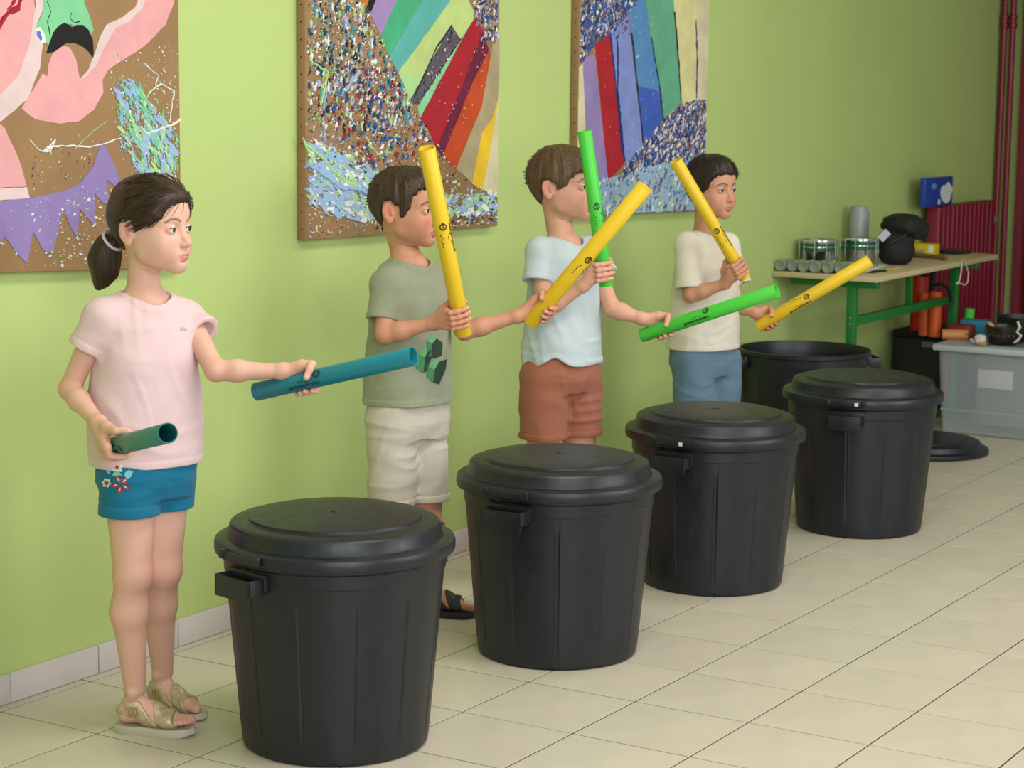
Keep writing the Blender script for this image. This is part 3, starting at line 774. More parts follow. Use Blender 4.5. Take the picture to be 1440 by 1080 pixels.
a = MB(); a.box((cx0 - .012, .70, cz - .07), (cx0 - .003, .76, cz - .045), bev=.002); a.build('case_latch', MAT['grey_plastic'], t)
def stand_tube(px, pyt, y, r, mat, label):
    x = fitx(px, y, .45); zt = at_y(px, pyt, y)[2]
    a = MB(); a.lathe([(r - .003, 0), (r, 0), (r, zt - cz), (r - .003, zt - cz), (r - .003, .002)], (x, y, cz + .0005), 32)
    o = a.build('percussion_tube', mat, org=(x, y, cz)); tag(o, label, 'tube', 'percussion tubes stored under the table')
stand_tube(1293, 389, .80, .043, MAT['tube_red'], 'thick red tube standing under the table behind the orange ones')
stand_tube(1301, 412, .70, .027, MAT['tube_orange'], 'left one of two orange tubes standing under the table')
stand_tube(1315, 411, .645, .027, MAT['tube_orange'], 'right one of two orange tubes standing under the table')
sx = 3.97
a = MB(); a.tube([at_x(px, py, sx) for px, py in ((1309, 450), (1308, 420), (1311, 396), (1313, 380))], .013, 8, flat=((1, 0, 0), .35))
a.tube([at_x(px, py, sx) for px, py in ((1312, 401), (1322, 399), (1332, 404), (1337, 414), (1338, 425))], .008, 8)
o = a.build('black_strap', MAT['black_cloth'], org=at_x(1309, 450, sx)); tag(o, 'black webbing strap arching beside the orange tubes', 'strap')

# ------------------------------------------------------------------ clear storage box and what lies on it
t = NT('cloudy_clear_plastic'); t.b.inputs['Base Color'].default_value = srgb(214, 220, 222); t.b.inputs['Roughness'].default_value = .38
t.b.inputs['Transmission Weight'].default_value = .3; t.b.inputs['IOR'].default_value = 1.15; t.b.inputs['Alpha'].default_value = .36; MAT['clear'] = t.m
t = NT('cloudy_lid_plastic'); t.b.inputs['Base Color'].default_value = srgb(196, 202, 204); t.b.inputs['Roughness'].default_value = .4; t.b.inputs['Alpha'].default_value = .92; MAT['clear_lid'] = t.m
BX0 = 3.64; BYL = .525; BX1, BYR = 4.02, -.33; BZ = at_x(1312, 492, BX0)[2]
t = thing('storage_box', 'large clear plastic storage box on the floor at the right edge', 'storage box', ((BX0 + BX1) / 2, (BYL + BYR) / 2, 0))
def shell_box(x0, y0, x1, y1, z0, z1, tp, th):
    a = MB()
    def ring(x0, y0, x1, y1, z, r, n=4):
        pts = []
        for cx_, cy_, s in ((x1 - r, y1 - r, 0), (x0 + r, y1 - r, 1), (x0 + r, y0 + r, 2), (x1 - r, y0 + r, 3)):
            for k in range(n + 1):
                an = (s + k / n) * math.pi / 2; pts.append((cx_ + r * math.cos(an), cy_ + r * math.sin(an), z))
        return pts
    R = [ring(x0 + tp, y0 + tp, x1 - tp, y1 - tp, z0, .03), ring(x0, y0, x1, y1, z1, .03), ring(x0 + th, y0 + th, x1 - th, y1 - th, z1, .028), ring(x0 + tp + th, y0 + tp + th, x1 - tp - th, y1 - tp - th, z0 + th, .028)]
    k = len(R[0]); V = sum(R, []); F = []
    for i in range(3):
        for j in range(k): F.append((i * k + j, i * k + (j + 1) % k, (i + 1) * k + (j + 1) % k, (i + 1) * k + j))
    F.append(tuple(range(k))[::-1]); F.append(tuple(range(3 * k, 4 * k)))
    a.add(V, F); return a
shell_box(BX0, BYR, BX1, BYL, .004, BZ, .018, .003).build('box_body', MAT['clear'], t)
a = MB(); a.box((BX0 - .016, BYR - .02, BZ), (BX1 + .016, BYL + .018, BZ + .028), bev=.008); a.build('box_lid', MAT['clear_lid'], t)
a = MB(); a.box((BX0 + .012, BYR + .02, .10), (BX0 + .016, BYL - .02, .106)); a.build('moulded_rib', MAT['clear'], t)
# contents seen dimly through the wall
def content(name, label, px0, px1, py0, py1, x, dx, mat, cat):
    a0, a1 = at_x(px0, py1, x), at_x(px1, py0, x); z0 = max(.012, a0[2])
    a = MB(); a.box((x, min(a0[1], a1[1]), z0), (x + dx, max(a0[1], a1[1]), max(a0[2], a1[2])), bev=.004)
    o = a.build(name, mat, org=(x, a0[1], z0)); return tag(o, label, cat)
MAT['c_green'] = plain('content_green', (40, 130, 80), .6); MAT['c_navy'] = plain('content_navy', (52, 66, 104), .6); MAT['c_pink'] = plain('content_pink', (206, 110, 104), .6); MAT['c_grey'] = plain('content_grey', (118, 120, 128), .7); MAT['c_white'] = plain('content_white', (226, 224, 220), .6)
content('folder', 'narrow pink folder standing inside the clear box', 1328, 1332, 500, 560, BX0 + .06, .2, MAT['c_pink'], 'folder')
content('folder', 'wide green folder standing inside the clear box', 1333, 1345, 490, 588, BX0 + .06, .25, MAT['c_green'], 'folder')
content('folder', 'dark blue folder standing inside the clear box', 1347, 1368, 505, 570, BX0 + .07, .22, MAT['c_navy'], 'folder')
content('cardboard_box', 'white packet behind the wall of the clear box', 1374, 1424, 523, 545, BX0 + .035, .02, MAT['c_white'], 'box')
content('cardboard_box', 'big grey carton filling the clear box at the frame edge', 1370, 1475, 492, 596, BX0 + .06, .24, MAT['c_grey'], 'box')
ZT = BZ + .028
def on_lid(px, py, z=0): return at_z(px, py, ZT + z)
# wooden drum cylinder
MAT['orange_wood'] = plain('orange_wood', (206, 140, 76), .45, .14, 9); MAT['red_wood'] = plain('red_block', (134, 34, 28), .5, .1); MAT['blue_tray'] = plain('blue_tray', (42, 134, 164), .5, .08)
q0, q1 = on_lid(1325, 470, .022), on_lid(1361, 471, .022)
t = thing('wood_block', 'orange wooden cylinder instrument with loop lying on the clear box', 'wood block', q0 * [1, 1, 0] + [0, 0, ZT])
a = MB(); a.tube([q0, q1], .0235, 28); a.build('wood_body', MAT['orange_wood'], t)
a = MB(); d = unit(q1 - q0)
a.tube([q1 + d * .001 + [-.02 * math.cos(k * .5) * .0 - .026, .018 * math.cos(k * .55), -.006 + .014 * math.sin(k * .55)] for k in range(8)], .002, 6); a.build('cord_loop', MAT['dark_plastic'], t)
r0, r1 = on_lid(1329, 463, .055), on_lid(1364, 464, .055)
a = MB(); c0 = (q0 + q1) / 2; a.box((c0[0] + .03, q1[1] - .01, ZT + .001), (c0[0] + .10, q0[1] - .005, ZT + .062), bev=.005)
o = a.build('red_block', MAT['red_wood'], org=(c0[0] + .06, c0[1], ZT)); tag(o, 'dark red block behind the orange wooden cylinder', 'block')
a = MB(); a.box((c0[0] + .115, q1[1] - .055, ZT + .001), (c0[0] + .19, q0[1] - .03, ZT + .078), bev=.006)
o = a.build('blue_tray', MAT['blue_tray'], org=(c0[0] + .15, c0[1], ZT)); tag(o, 'turquoise blue box behind the dark red block', 'box')
g0 = at_x(1361, 452, c0[0] + .22); g1 = at_x(1364, 434, c0[0] + .22)
a = MB(); d = unit(g1 - g0); a.tube([np.array([g0[0], g0[1], ZT + .0]) , g1], .0215, 28); o = a.build('percussion_tube', MAT['tube_green'], org=g0); tag(o, 'short bright green tube standing behind the blue box', 'tube', 'percussion tubes stored under the table')
# pompon, white beads, dark bowl with beater, rope
MAT['pompon'] = plain('pompon_wool', (214, 206, 194), .95, .08, 40, .8, 200); MAT['bead'] = plain('white_bead', (226, 224, 224), .35); MAT['tan'] = plain('tan_wood', (176, 130, 82), .5, .12, 20)
c = at_x(1379, 468, BX0 + .045); c[2] = ZT + .022; t = thing('maraca', 'small shaker with pale round head between block and dark bowl', 'maraca', c)
blob('shaker_head', [(c[0], c[1], c[2] + .006, .024, .024, .022, 0)], MAT['pompon'], t, 2, .003)
blob('shaker_base', [(c[0] - .004, c[1] - .006, ZT + .012, .02, .026, .012, 0)], MAT['tan'], t, 3, .003, flatz=ZT + .0005)
t = None
for k, (px, py, lab) in enumerate(((1366, 478, 'white bead beside the orange cylinder, lowest left'), (1370, 474, 'white bead of the cluster, upper left'), (1374, 479, 'white bead of the cluster, middle'), (1378, 476, 'white bead of the cluster, rightmost'), (1369, 481, 'white bead at the front rim of the box lid'))):
    c = on_lid(px, py, .007); a = MB(); a.lathe([(0, -.0075), (.004, -.0065), (.007, -.003), (.0075, 0), (.007, .003), (.004, .0065), (0, .0075)], c, 12); o = a.build('bead', MAT['bead'], org=c); tag(o, lab, 'bead', 'white beads on the clear box')
c = on_lid(1412, 478, 0); c = np.array([BX0 + .13, c[1], ZT])
c[1] = at_x(1412, 470, BX0 + .13)[1]
MAT['bowl'] = plain('dark_bowl', (34, 28, 24), .35, .3, 20)
MAT['gold_mark'] = plain('gold_marking', (150, 110, 56), .5)
t = thing('dark_bowl', 'dark carved bowl drum with a beater across it on the clear box', 'bowl', c)
a = MB(); a.lathe([(0, .001), (.05, .001), (.066, .02), (.078, .055), (.082, .082), (.079, .086), (.075, .083), (.068, .05), (.04, .012), (0, .01)], c, 36); a.build('bowl_body', MAT['bowl'], t)
a = MB()
for k in range(7):
    an = math.pi + (k - 3) * .28; p = c + np.array([.0735 * math.cos(an), .0735 * math.sin(an), .040]); q = p + np.array([-.002, .0, .012])
    a.tube([p + [0, .006, .004], q, p + [0, -.006, .004]], .0016, 6)
o = a.build('gold_marking', MAT['gold_mark'], t)
t = thing('beater', 'wooden beater with pale head resting across the dark bowl', 'beater', c + [0, 0, .09])
a = MB(); p = [at_x(px, py, BX0 + .09) for px, py in ((1396, 460), (1404, 464), (1412, 465), (1420, 465))]; a.tube(p, [.006, .0045, .0045, .004], 8); a.build('beater_stick', MAT['tan'], t)
a = MB(); p = [at_x(px, py, BX0 + .09) for px, py in ((1390, 454), (1394, 457), (1399, 462))]; a.tube(p, [.007, .011, .006], 10); a.build('beater_head', MAT['orange_wood'], t)
c2 = c + np.array([.195, -.01, 0])
a = MB(); a.lathe([(0, .001), (.085, .001), (.092, .01), (.105, .105), (.109, .108), (.103, .108), (.088, .012), (0, .01)], c2, 40); o = a.build('black_basin', MAT['dark_plastic'], org=c2); tag(o, 'wide black basin behind the dark carved bowl', 'basin')
a = MB(); a.tube([at_x(px, py, BX0 + .035) for px, py in ((1431, 452), (1434, 460), (1430, 467), (1436, 472), (1432, 478), (1426, 482))], [.005, .007, .005, .006, .006, .004], 8)
o = a.build('rope', MAT['string'], org=at_x(1431, 452, BX0 + .035)); tag(o, 'frayed pale rope hanging over the box edge at the right of the picture', 'rope')
MAT['cable'] = MAT['dark_plastic']
# ------------------------------------------------------------------ implicit surfaces for bodies, hair and clothes
def seg_d(P, a, b, ra, rb):
    ax, ay, az = a; dx, dy, dz = b[0] - ax, b[1] - ay, b[2] - az
    L = dx * dx + dy * dy + dz * dz + 1e-12
    X, Y, Z = P[0] - ax, P[1] - ay, P[2] - az
    h = np.clip((X * dx + Y * dy + Z * dz) / L, 0, 1)
    return np.sqrt((X - h * dx) ** 2 + (Y - h * dy) ** 2 + (Z - h * dz) ** 2) - (ra + (rb - ra) * h)
class Cone:
    def __init__(s, a, b, ra, rb=None):
        s.a = np.asarray(a, float); s.b = np.asarray(b, float); s.ra = ra; s.rb = ra if rb is None else rb
    def bb(s):
        r = max(s.ra, s.rb); return np.minimum(s.a, s.b) - r, np.maximum(s.a, s.b) + r
    def d(s, P): return seg_d(P, s.a, s.b, s.ra, s.rb)
class Ell:
    def __init__(s, c, r, M=None):
        s.c = np.asarray(c, float); s.r = np.asarray(r, float); s.M = np.eye(3) if M is None else np.asarray(M, float)   # rows: axes
    def bb(s):
        e = np.sqrt(((s.M * s.r[:, None]) ** 2).sum(0)); return s.c - e, s.c + e
    def d(s, P):
        X, Y, Z = P[0] - s.c[0], P[1] - s.c[1], P[2] - s.c[2]
        q = [(s.M[i][0] * X + s.M[i][1] * Y + s.M[i][2] * Z) for i in range(3)]
        k0 = np.sqrt((q[0] / s.r[0]) ** 2 + (q[1] / s.r[1]) ** 2 + (q[2] / s.r[2]) ** 2)
        k1 = np.sqrt((q[0] / s.r[0] ** 2) ** 2 + (q[1] / s.r[1] ** 2) ** 2 + (q[2] / s.r[2] ** 2) ** 2) + 1e-9
        return k0 * (k0 - 1) / k1
class Loft:
    """upright stack of superellipses; rows (z, forward offset, side offset, half depth, half width)"""
    def __init__(s, o, fwd, rows, e=2.3):
        s.o = np.asarray(o, float); s.f = unit([fwd[0], fwd[1], 0]); s.s = np.cross(UP, s.f)
        R = np.array(sorted(rows)); s.z = R[:, 0]; s.R = R; s.e = e
    def bb(s):
        m = s.R[:, 3:5].max() + np.abs(s.R[:, 1:3]).max()
        return np.array([s.o[0] - m, s.o[1] - m, s.z[0]]), np.array([s.o[0] + m, s.o[1] + m, s.z[-1]])
    def d(s, P):
        z = P[2]; zz = np.clip(z, s.z[0], s.z[-1])
        g = [np.interp(zz, s.z, s.R[:, i]) for i in range(1, 5)]
        X, Y = P[0] - s.o[0], P[1] - s.o[1]
        u = (X * s.f[0] + Y * s.f[1] - g[0]); v = (X * s.s[0] + Y * s.s[1] - g[1])
        q = (np.abs(u / g[2]) ** s.e + np.abs(v / g[3]) ** s.e) ** (1 / s.e)
        dr = (q - 1) * np.minimum(g[2], g[3]) * (1 + .25 * (np.maximum(g[2], g[3]) / np.minimum(g[2], g[3]) - 1))
        return np.maximum(dr, np.abs(z - zz) + np.maximum(dr, -0.02) * 0 - 0.0) if False else np.where(z != zz, np.sqrt(np.maximum(dr, 0) ** 2 + (z - zz) ** 2), dr)
def smin(a, b, k):
    if k <= 1e-6: return np.minimum(a, b)
    h = np.maximum(k - np.abs(a - b), 0) / k
    return np.minimum(a, b) - h * h * k * .25
def vnoise(P, f, seed):
    """value noise at points P (3,N); f is a 3-vector of frequencies"""
    q = [P[i] * f[i] + seed * 7.31 for i in range(3)]
    i0 = [np.floor(a).astype(np.int64) for a in q]; t = [a - b for a, b in zip(q, i0)]; t = [a * a * (3 - 2 * a) for a in t]
    def h(x, y, z):
        n = (x * 73856093) ^ (y * 19349663) ^ (z * 83492791) ^ (seed * 2654435)
        n = (n ^ (n >> 13)) * 1274126177; return ((n & 0xffff) / 32767.5) - 1
    r = 0
    for a in (0, 1):
        for b in (0, 1):
            for c in (0, 1):
                wt = (t[0] if a else 1 - t[0]) * (t[1] if b else 1 - t[1]) * (t[2] if c else 1 - t[2])
                r = r + wt * h(i0[0] + a, i0[1] + b, i0[2] + c)
    return r
class Grid:
    BIG = .05
    def __init__(s, lo, hi, vox):
        s.lo = np.asarray(lo, float); s.h = vox
        s.n = np.ceil((np.asarray(hi, float) - s.lo) / vox).astype(int) + 1
        s.ax = [s.lo[i] + vox * np.arange(s.n[i]) for i in range(3)]
        s.F = np.full(s.n, s.BIG, np.float32)
    def box(s, prims, pad):
        lo = np.min([p.bb()[0] for p in prims], 0) - pad; hi = np.max([p.bb()[1] for p in prims], 0) + pad
        a = np.clip(np.floor((lo - s.lo) / s.h).astype(int), 0, s.n); b = np.clip(np.ceil((hi - s.lo) / s.h).astype(int) + 1, 0, s.n)
        if (b <= a).any(): return None
        sl = tuple(slice(a[i], b[i]) for i in range(3))
        return sl, (s.ax[0][sl[0]][:, None, None], s.ax[1][sl[1]][None, :, None], s.ax[2][sl[2]][None, None, :])
    def union(s, prims, k=.01, kin=None, off=0.0):
        kin = k if kin is None else kin
        g = s.box(prims, k + kin + off + .012)
        if g is None: return s
        sl, P = g; D = None
        for p in prims:
            q = p.d(P) - off; D = q if D is None else smin(D, q, kin)
        s.F[sl] = np.minimum(s.F[sl], smin(s.F[sl], np.minimum(D, s.BIG + .02), k)); return s
    def cut(s, prims, k=.002, off=0.0):
        g = s.box(prims, k + off + .01)
        if g is None: return s
        sl, P = g; D = None
        for p in prims:
            q = p.d(P) - off; D = q if D is None else np.minimum(D, q)
        s.F[sl] = -smin(-s.F[sl], D, k); return s
    def full(s): return (s.ax[0][:, None, None], s.ax[1][None, :, None], s.ax[2][None, None, :])
    def inter(s, fn, k=.002):
        D = fn(s.full()); s.F = (-smin(-s.F, -D, k)).astype(np.float32); return s
    def band(s, fn, w=.02):
        ix = np.nonzero(np.abs(s.F) < w); P = [s.ax[i][ix[i]] for i in range(3)]
        s.F[ix] += fn(P).astype(np.float32); return s
    def mesh(s):
        F = s.F; n = F.shape; I = F < 0
        c = np.zeros((n[0] - 1, n[1] - 1, n[2] - 1), np.uint8)
        for a in (0, 1):
            for b in (0, 1):
                for d in (0, 1): c += I[a:n[0] - 1 + a, b:n[1] - 1 + b, d:n[2] - 1 + d]
        act = (c > 0) & (c < 8); idx = np.nonzero(act); N = len(idx[0])
        vid = np.full(act.shape, -1, np.int32); vid[idx] = np.arange(N)
        S = np.zeros((N, 3)); W = np.zeros(N)
        for ax in range(3):
            o1, o2 = [(1, 2), (0, 2), (0, 1)][ax]
            for a in (0, 1):
                for b in (0, 1):
                    off = [0, 0, 0]; off[o1] = a; off[o2] = b
                    p0 = tuple(idx[i] + off[i] for i in range(3)); off[ax] = 1; p1 = tuple(idx[i] + off[i] for i in range(3))
                    f0, f1 = F[p0], F[p1]; m = (f0 < 0) != (f1 < 0)
                    t = np.where(m, f0 / np.where(m, f0 - f1, 1), 0)
                    pos = np.stack([off[i] * 1.0 + np.zeros(N) for i in range(3)], 1); pos[:, ax] = t
                    S += pos * m[:, None]; W += m
        V = (S / W[:, None] + np.stack(idx, 1)) * s.h + s.lo
        Q = []
        for ax in range(3):
            o1, o2 = [(1, 2), (2, 0), (0, 1)][ax]
            sl0 = [slice(None)] * 3; sl1 = [slice(None)] * 3; sl0[ax] = slice(0, n[ax] - 1); sl1[ax] = slice(1, n[ax])
            A, B = I[tuple(sl0)], I[tuple(sl1)]; e = np.nonzero(A != B)
            ok = (e[o1] > 0) & (e[o1] < n[o1] - 1) & (e[o2] > 0) & (e[o2] < n[o2] - 1)
            e = [q[ok] for q in e]; sgn = A[tuple(e)]
            def cid(d1, d2):
                q = [x.copy() for x in e]; q[o1] -= d1; q[o2] -= d2; return vid[tuple(q)]
            q = np.stack([cid(1, 1), cid(0, 1), cid(0, 0), cid(1, 0)], 1)
            q[~sgn] = q[~sgn][:, ::-1]; Q.append(q)
        Q = np.concatenate(Q); Q = Q[(Q >= 0).all(1)]
        return V, Q
def clip_mesh(V, Q, keep):
    """drop the faces whose centre is not kept"""
    c = V[Q].mean(1); q = Q[keep(c)]
    used = np.unique(q); mp = np.full(len(V), -1); mp[used] = np.arange(len(used)); return V[used], mp[q]
def join(parts):
    V = []; Q = []; n = 0
    for v, q in parts: V.append(v); Q.append(q + n); n += len(v)
    return np.concatenate(V), np.concatenate(Q)
def relax(V, Q, it=1, lam=.5):
    for _ in range(it):
        S = np.zeros_like(V); W = np.zeros(len(V))
        for a in range(4):
            b = (a + 1) % 4
            np.add.at(S, Q[:, a], V[Q[:, b]]); np.add.at(S, Q[:, b], V[Q[:, a]]); np.add.at(W, Q[:, a], 1); np.add.at(W, Q[:, b], 1)
        V = V + lam * (S / W[:, None] - V)
    return V
def color_attr(me, col):
    a = me.color_attributes.new('tint', 'FLOAT_COLOR', 'POINT')
    C = np.ones((len(col), 4), np.float32); C[:, :3] = col; a.data.foreach_set('color', C.ravel())
def poly_sdf(x, z, pts):
    """signed distance to a closed 2-D outline (negative inside)"""
    d = None; s = None; n = len(pts)
    for i in range(n):
        ax, ay = pts[i]; bx, by = pts[(i + 1) % n]
        ex, ey = bx - ax, by - ay; wx, wy = x - ax, z - ay
        h = np.clip((wx * ex + wy * ey) / (ex * ex + ey * ey), 0, 1)
        q = (wx - ex * h) ** 2 + (wy - ey * h) ** 2
        c = ((ay > z) != (by > z)) & (x < (bx - ax) * (z - ay) / (by - ay + 1e-12) + ax)
        d = q if d is None else np.minimum(d, q); s = c if s is None else s ^ c
    return np.where(s, -1, 1) * np.sqrt(d)

# ------------------------------------------------------------------ materials for people
def tinted(name, rough, bumps=(), spec=.4, sss=0, sheen=0):
    t = NT(name); v = t.coord()
    at = t.n('ShaderNodeAttribute', attribute_name='tint')
    hs = t.n('ShaderNodeMix', data_type='RGBA', blend_type='MULTIPLY'); hs.inputs['Factor'].default_value = 1
    t.l(at.outputs['Color'], hs.inputs['A']); t.l(t.ramp(t.noise(v, 22, 4), [(.3, (.95, .95, .95, 1)), (.7, (1, 1, 1, 1))]), hs.inputs['B'])
    t.l(hs.outputs['Result'], t.b.inputs['Base Color']); t.b.inputs['Roughness'].default_value = rough
    t.b.inputs['Specular IOR Level'].default_value = spec
    if sss:
        t.b.inputs['Subsurface Weight'].default_value = sss; t.b.inputs['Subsurface Radius'].default_value = (1, .35, .2); t.b.inputs['Subsurface Scale'].default_value = .006
    if sheen: t.b.inputs['Sheen Weight'].default_value = sheen
    p = None
    for sc, st, di in bumps: p = t.bump(t.noise(v, sc, 3), st, di, p)
    if p is not None: t.l(p, t.b.inputs['Normal'])
    return t.m
MAT['skin'] = tinted('skin', .5, [(420, .1, .0006)], .35, .12)
MAT['cloth'] = tinted('jersey_cloth', .85, [(16, .35, .010), (60, .15, .003), (900, .25, .0006)], .2, 0, .15)
MAT['denim'] = tinted('woven_cloth', .85, [(18, .35, .010), (55, .25, .004), (700, .35, .0008)], .2, 0, .1)
def hair_mat(name, c1, c2):
    t = NT(name); at = t.n('ShaderNodeAttribute', attribute_name='strand')
    mp = t.n('ShaderNodeMapping'); mp.inputs['Scale'].default_value = (420, 9, 1); t.l(at.outputs['Vector'], mp.inputs['Vector'])
    f = t.noise(mp.outputs[0], 1, 4, .6)
    t.l(t.ramp(f, [(.3, srgb(c1)), (.75, srgb(c2))]), t.b.inputs['Base Color']); t.b.inputs['Roughness'].default_value = .42
    t.b.inputs['Specular IOR Level'].default_value = .35
    t.l(t.bump(f, .5, .0018), t.b.inputs['Normal']); return t.m
MAT['eye_white'] = plain('eye_white', (214, 208, 202), .2); MAT['pupil'] = plain('pupil', (10, 9, 9), .1)
MAT['lash'] = plain('eyelash', (34, 24, 20), .6)
# ------------------------------------------------------------------ figures
from mathutils.bvhtree import BVHTree
def head_prims():
    s1, s2 = [], []
    skull = [Ell((-.006, 0, .026), (.091, .071, .079)), Ell((.030, 0, .036), (.055, .058, .052)), Ell((.006, 0, -.02), (.062, .062, .055))]
    face = [Ell((.034, 0, -.022), (.050, .053, .070)), Cone((.012, .042, -.058), (.066, .008, -.084), .017, .014), Cone((.012, -.042, -.058), (.066, -.008, -.084), .017, .014),
            Ell((.0735, 0, -.083), (.013, .015, .012)), Ell((.055, .030, -.038), (.026, .025, .026)), Ell((.055, -.030, -.038), (.026, .025, .026)), Ell((.036, .032, -.052), (.032, .020, .028)), Ell((.036, -.032, -.052), (.032, .020, .028)), Ell((.068, 0, -.060), (.022, .026, .020))]
    return skull, face
def build_head(C, f, s, neck, pitch=0.0, lean=0.0):
    """returns vertices/faces in world space and the frame"""
    f = unit(f); l = np.cross(UP, f); u = UP.copy()
    if pitch: f, u = f * math.cos(pitch) + u * math.sin(pitch), u * math.cos(pitch) - f * math.sin(pitch)
    if lean: l, u = l * math.cos(lean) + u * math.sin(lean), u * math.cos(lean) - l * math.sin(lean)
    M = np.stack([f, l, u])
    L = lambda w: (M @ (np.asarray(w) - C)) / s
    G = Grid((-.115, -.095, -.20), (.125, .095, .125), .0017)
    skull, face = head_prims()
    G.union(skull, .02); G.union(face, .018, .02)
    n0, n1, r0, r1 = neck
    G.union([Cone(L(n0), L(n1), r0 / s, r1 / s)], .028)
    for y in (1, -1):
        G.union([Cone((.074, y * .013, .013), (.060, y * .040, .014), .0065, .006)], .014)          # brow
        G.cut([Ell((.090, y * .0285, -.004), (.018, .0165, .0105))], .016)                          # eye socket
    G.union([Cone((.079, 0, .004), (.0965, 0, -.0335), .0045, .0068)], .012)                        # nose
    G.union([Ell((.0985, 0, -.0345), (.0078, .0078, .0072))], .007)
    for y in (1, -1):
        G.union([Ell((.0900, y * .0088, -.0375), (.0082, .0058, .0058))], .006)
        G.cut([Ell((.0945, y * .0055, -.0430), (.0042, .0024, .0022))], .002)
        G.union([Ell((.0715, y * .0290, -.0035), (.0128, .0140, .0118))], .005)                      # lids
        G.cut([Ell((.0850, y * .0295, -.0040), (.0100, .0118, .0039))], .0025)                       # opening
    G.union([Cone((.0888, 0, -.0578), (.0775, .0195, -.0615), .0034, .0018), Cone((.0888, 0, -.0578), (.0775, -.0195, -.0615), .0034, .0018)], .005, .002)
    G.union([Cone((.0872, .004, -.0655), (.078, .016, -.0635), .0042, .0024), Cone((.0872, -.004, -.0655), (.078, -.016, -.0635), .0042, .0024)], .005, .003)
    G.cut([Cone((.0940, .0, -.0618), (.0805, .0215, -.0625), .0011), Cone((.0940, 0, -.0618), (.0805, -.0215, -.0625), .0011)], .0024)
    G.cut([Ell((.084, 0, -.0735), (.006, .012, .0035))], .008)
    for y in (1, -1):                                                                                # ears
        ca, sa = math.cos(.32), math.sin(.32)
        A = np.array([[1, y * .0, .22], [-.0, y * 1., .0], [-.22, 0, 1]]); A = A / np.linalg.norm(A, axis=1)[:, None]
        A = np.array([unit([ca, y * sa * -1, .2]), unit([y * 0 + sa, y * ca, 0]), unit([-.2, 0, 1])])
        c = np.array([-.014, y * .0735, -.010])
        G.union([Ell(c, (.0165, .0048, .0265), A), Ell(c + [.004, 0, -.020], (.009, .0045, .010), A)], .006, .004)
        G.cut([Ell(c + [.002, y * .0055, .003], (.0095, .0048, .0165), A)], .003)
        G.union([Ell(c + [.0105, y * .000, -.003], (.0035, .005, .006), A)], .003)
        G.union([Cone(c + [-.004, y * .0035, .010], c + [-.007, y * .0035, -.006], .0018)], .003)
    V, Q = G.mesh()
    return V, Q, M, L, s
def W2(C, M, s, p): return C + s * (np.asarray(p, float) @ M)
SK = {}
def head_tint(V, tone, brow, blush=.35, lip=(150, 68, 66)):
    base = np.array(srgb(tone)[:3]); col = np.tile(base, (len(V), 1))
    def mixc(c, wgt):
        nonlocal col
        w_ = np.clip(wgt, 0, 1)[:, None]; col = col * (1 - w_) + np.array(c) * w_
    x, y, z = V.T; ay = np.abs(y)
    red = base * np.array([1.0, .62, .60])
    mixc(red, blush * np.exp(-(((ay - .037) / .016) ** 2 + ((z + .036) / .016) ** 2)) * (x > .02))
    mixc(red, .45 * np.exp(-(((x + .014) / .02) ** 2 + ((z + .010) / .026) ** 2)) * (ay > .070))
    mixc(red, .35 * np.exp(-((x - .103) / .010) ** 2 - ((z + .035) / .008) ** 2))
    mixc(red, .35 * np.exp(-(((ay - .029) / .016) ** 2 + ((z + .004) / .007) ** 2)) * (x > .05))
    e = (ay / .0205) ** 2 + ((z + .0620) / np.where(z > -.062, .0050, .0068) * 1.0) ** 2
    mixc(srgb(lip)[:3], np.clip((1.15 - e) / .3, 0, 1) * (x > .066) * .60)
    P = np.stack([ay, z]); pts = [(.012, .0150), (.024, .0205), (.034, .0200), (.045, .0130)]; d = np.full(len(V), 9.)
    for i in range(3):
        a, b = np.array(pts[i]), np.array(pts[i + 1]); e_ = b - a; h = np.clip(((P[0] - a[0]) * e_[0] + (P[1] - a[1]) * e_[1]) / (e_ @ e_), 0, 1)
        d = np.minimum(d, np.hypot(P[0] - a[0] - h * e_[0], P[1] - a[1] - h * e_[1]))
    mixc(srgb(brow)[:3], np.clip((.0036 - d) / .002, 0, 1) * (x > .045) * .75)
    return col
def sphere_eye(name, c, g, r, iris, parent):
    g = unit(g); a = unit(np.cross(g, UP)); b = np.cross(a, g); n = 20; V = []; F = []; mi = []
    rings = [0, .10, .22, .30, .42, .50, .6, .9, 1.3, 1.8, 2.4, math.pi]
    for th in rings:
        for k in range(n):
            ph = 2 * math.pi * k / n; V.append(c + r * (math.cos(th) * g + math.sin(th) * (math.cos(ph) * a + math.sin(ph) * b)))
    for i in range(len(rings) - 1):
        for k in range(n):
            F.append((i * n + k, i * n + (k + 1) % n, (i + 1) * n + (k + 1) % n, (i + 1) * n + k)); mi.append(1 if rings[i] < .22 else (2 if rings[i] < .50 else 0))
    o = link(name, np_mesh(name, V, F, True, mi), [MAT['eye_white'], MAT['pupil'], iris], parent); return o

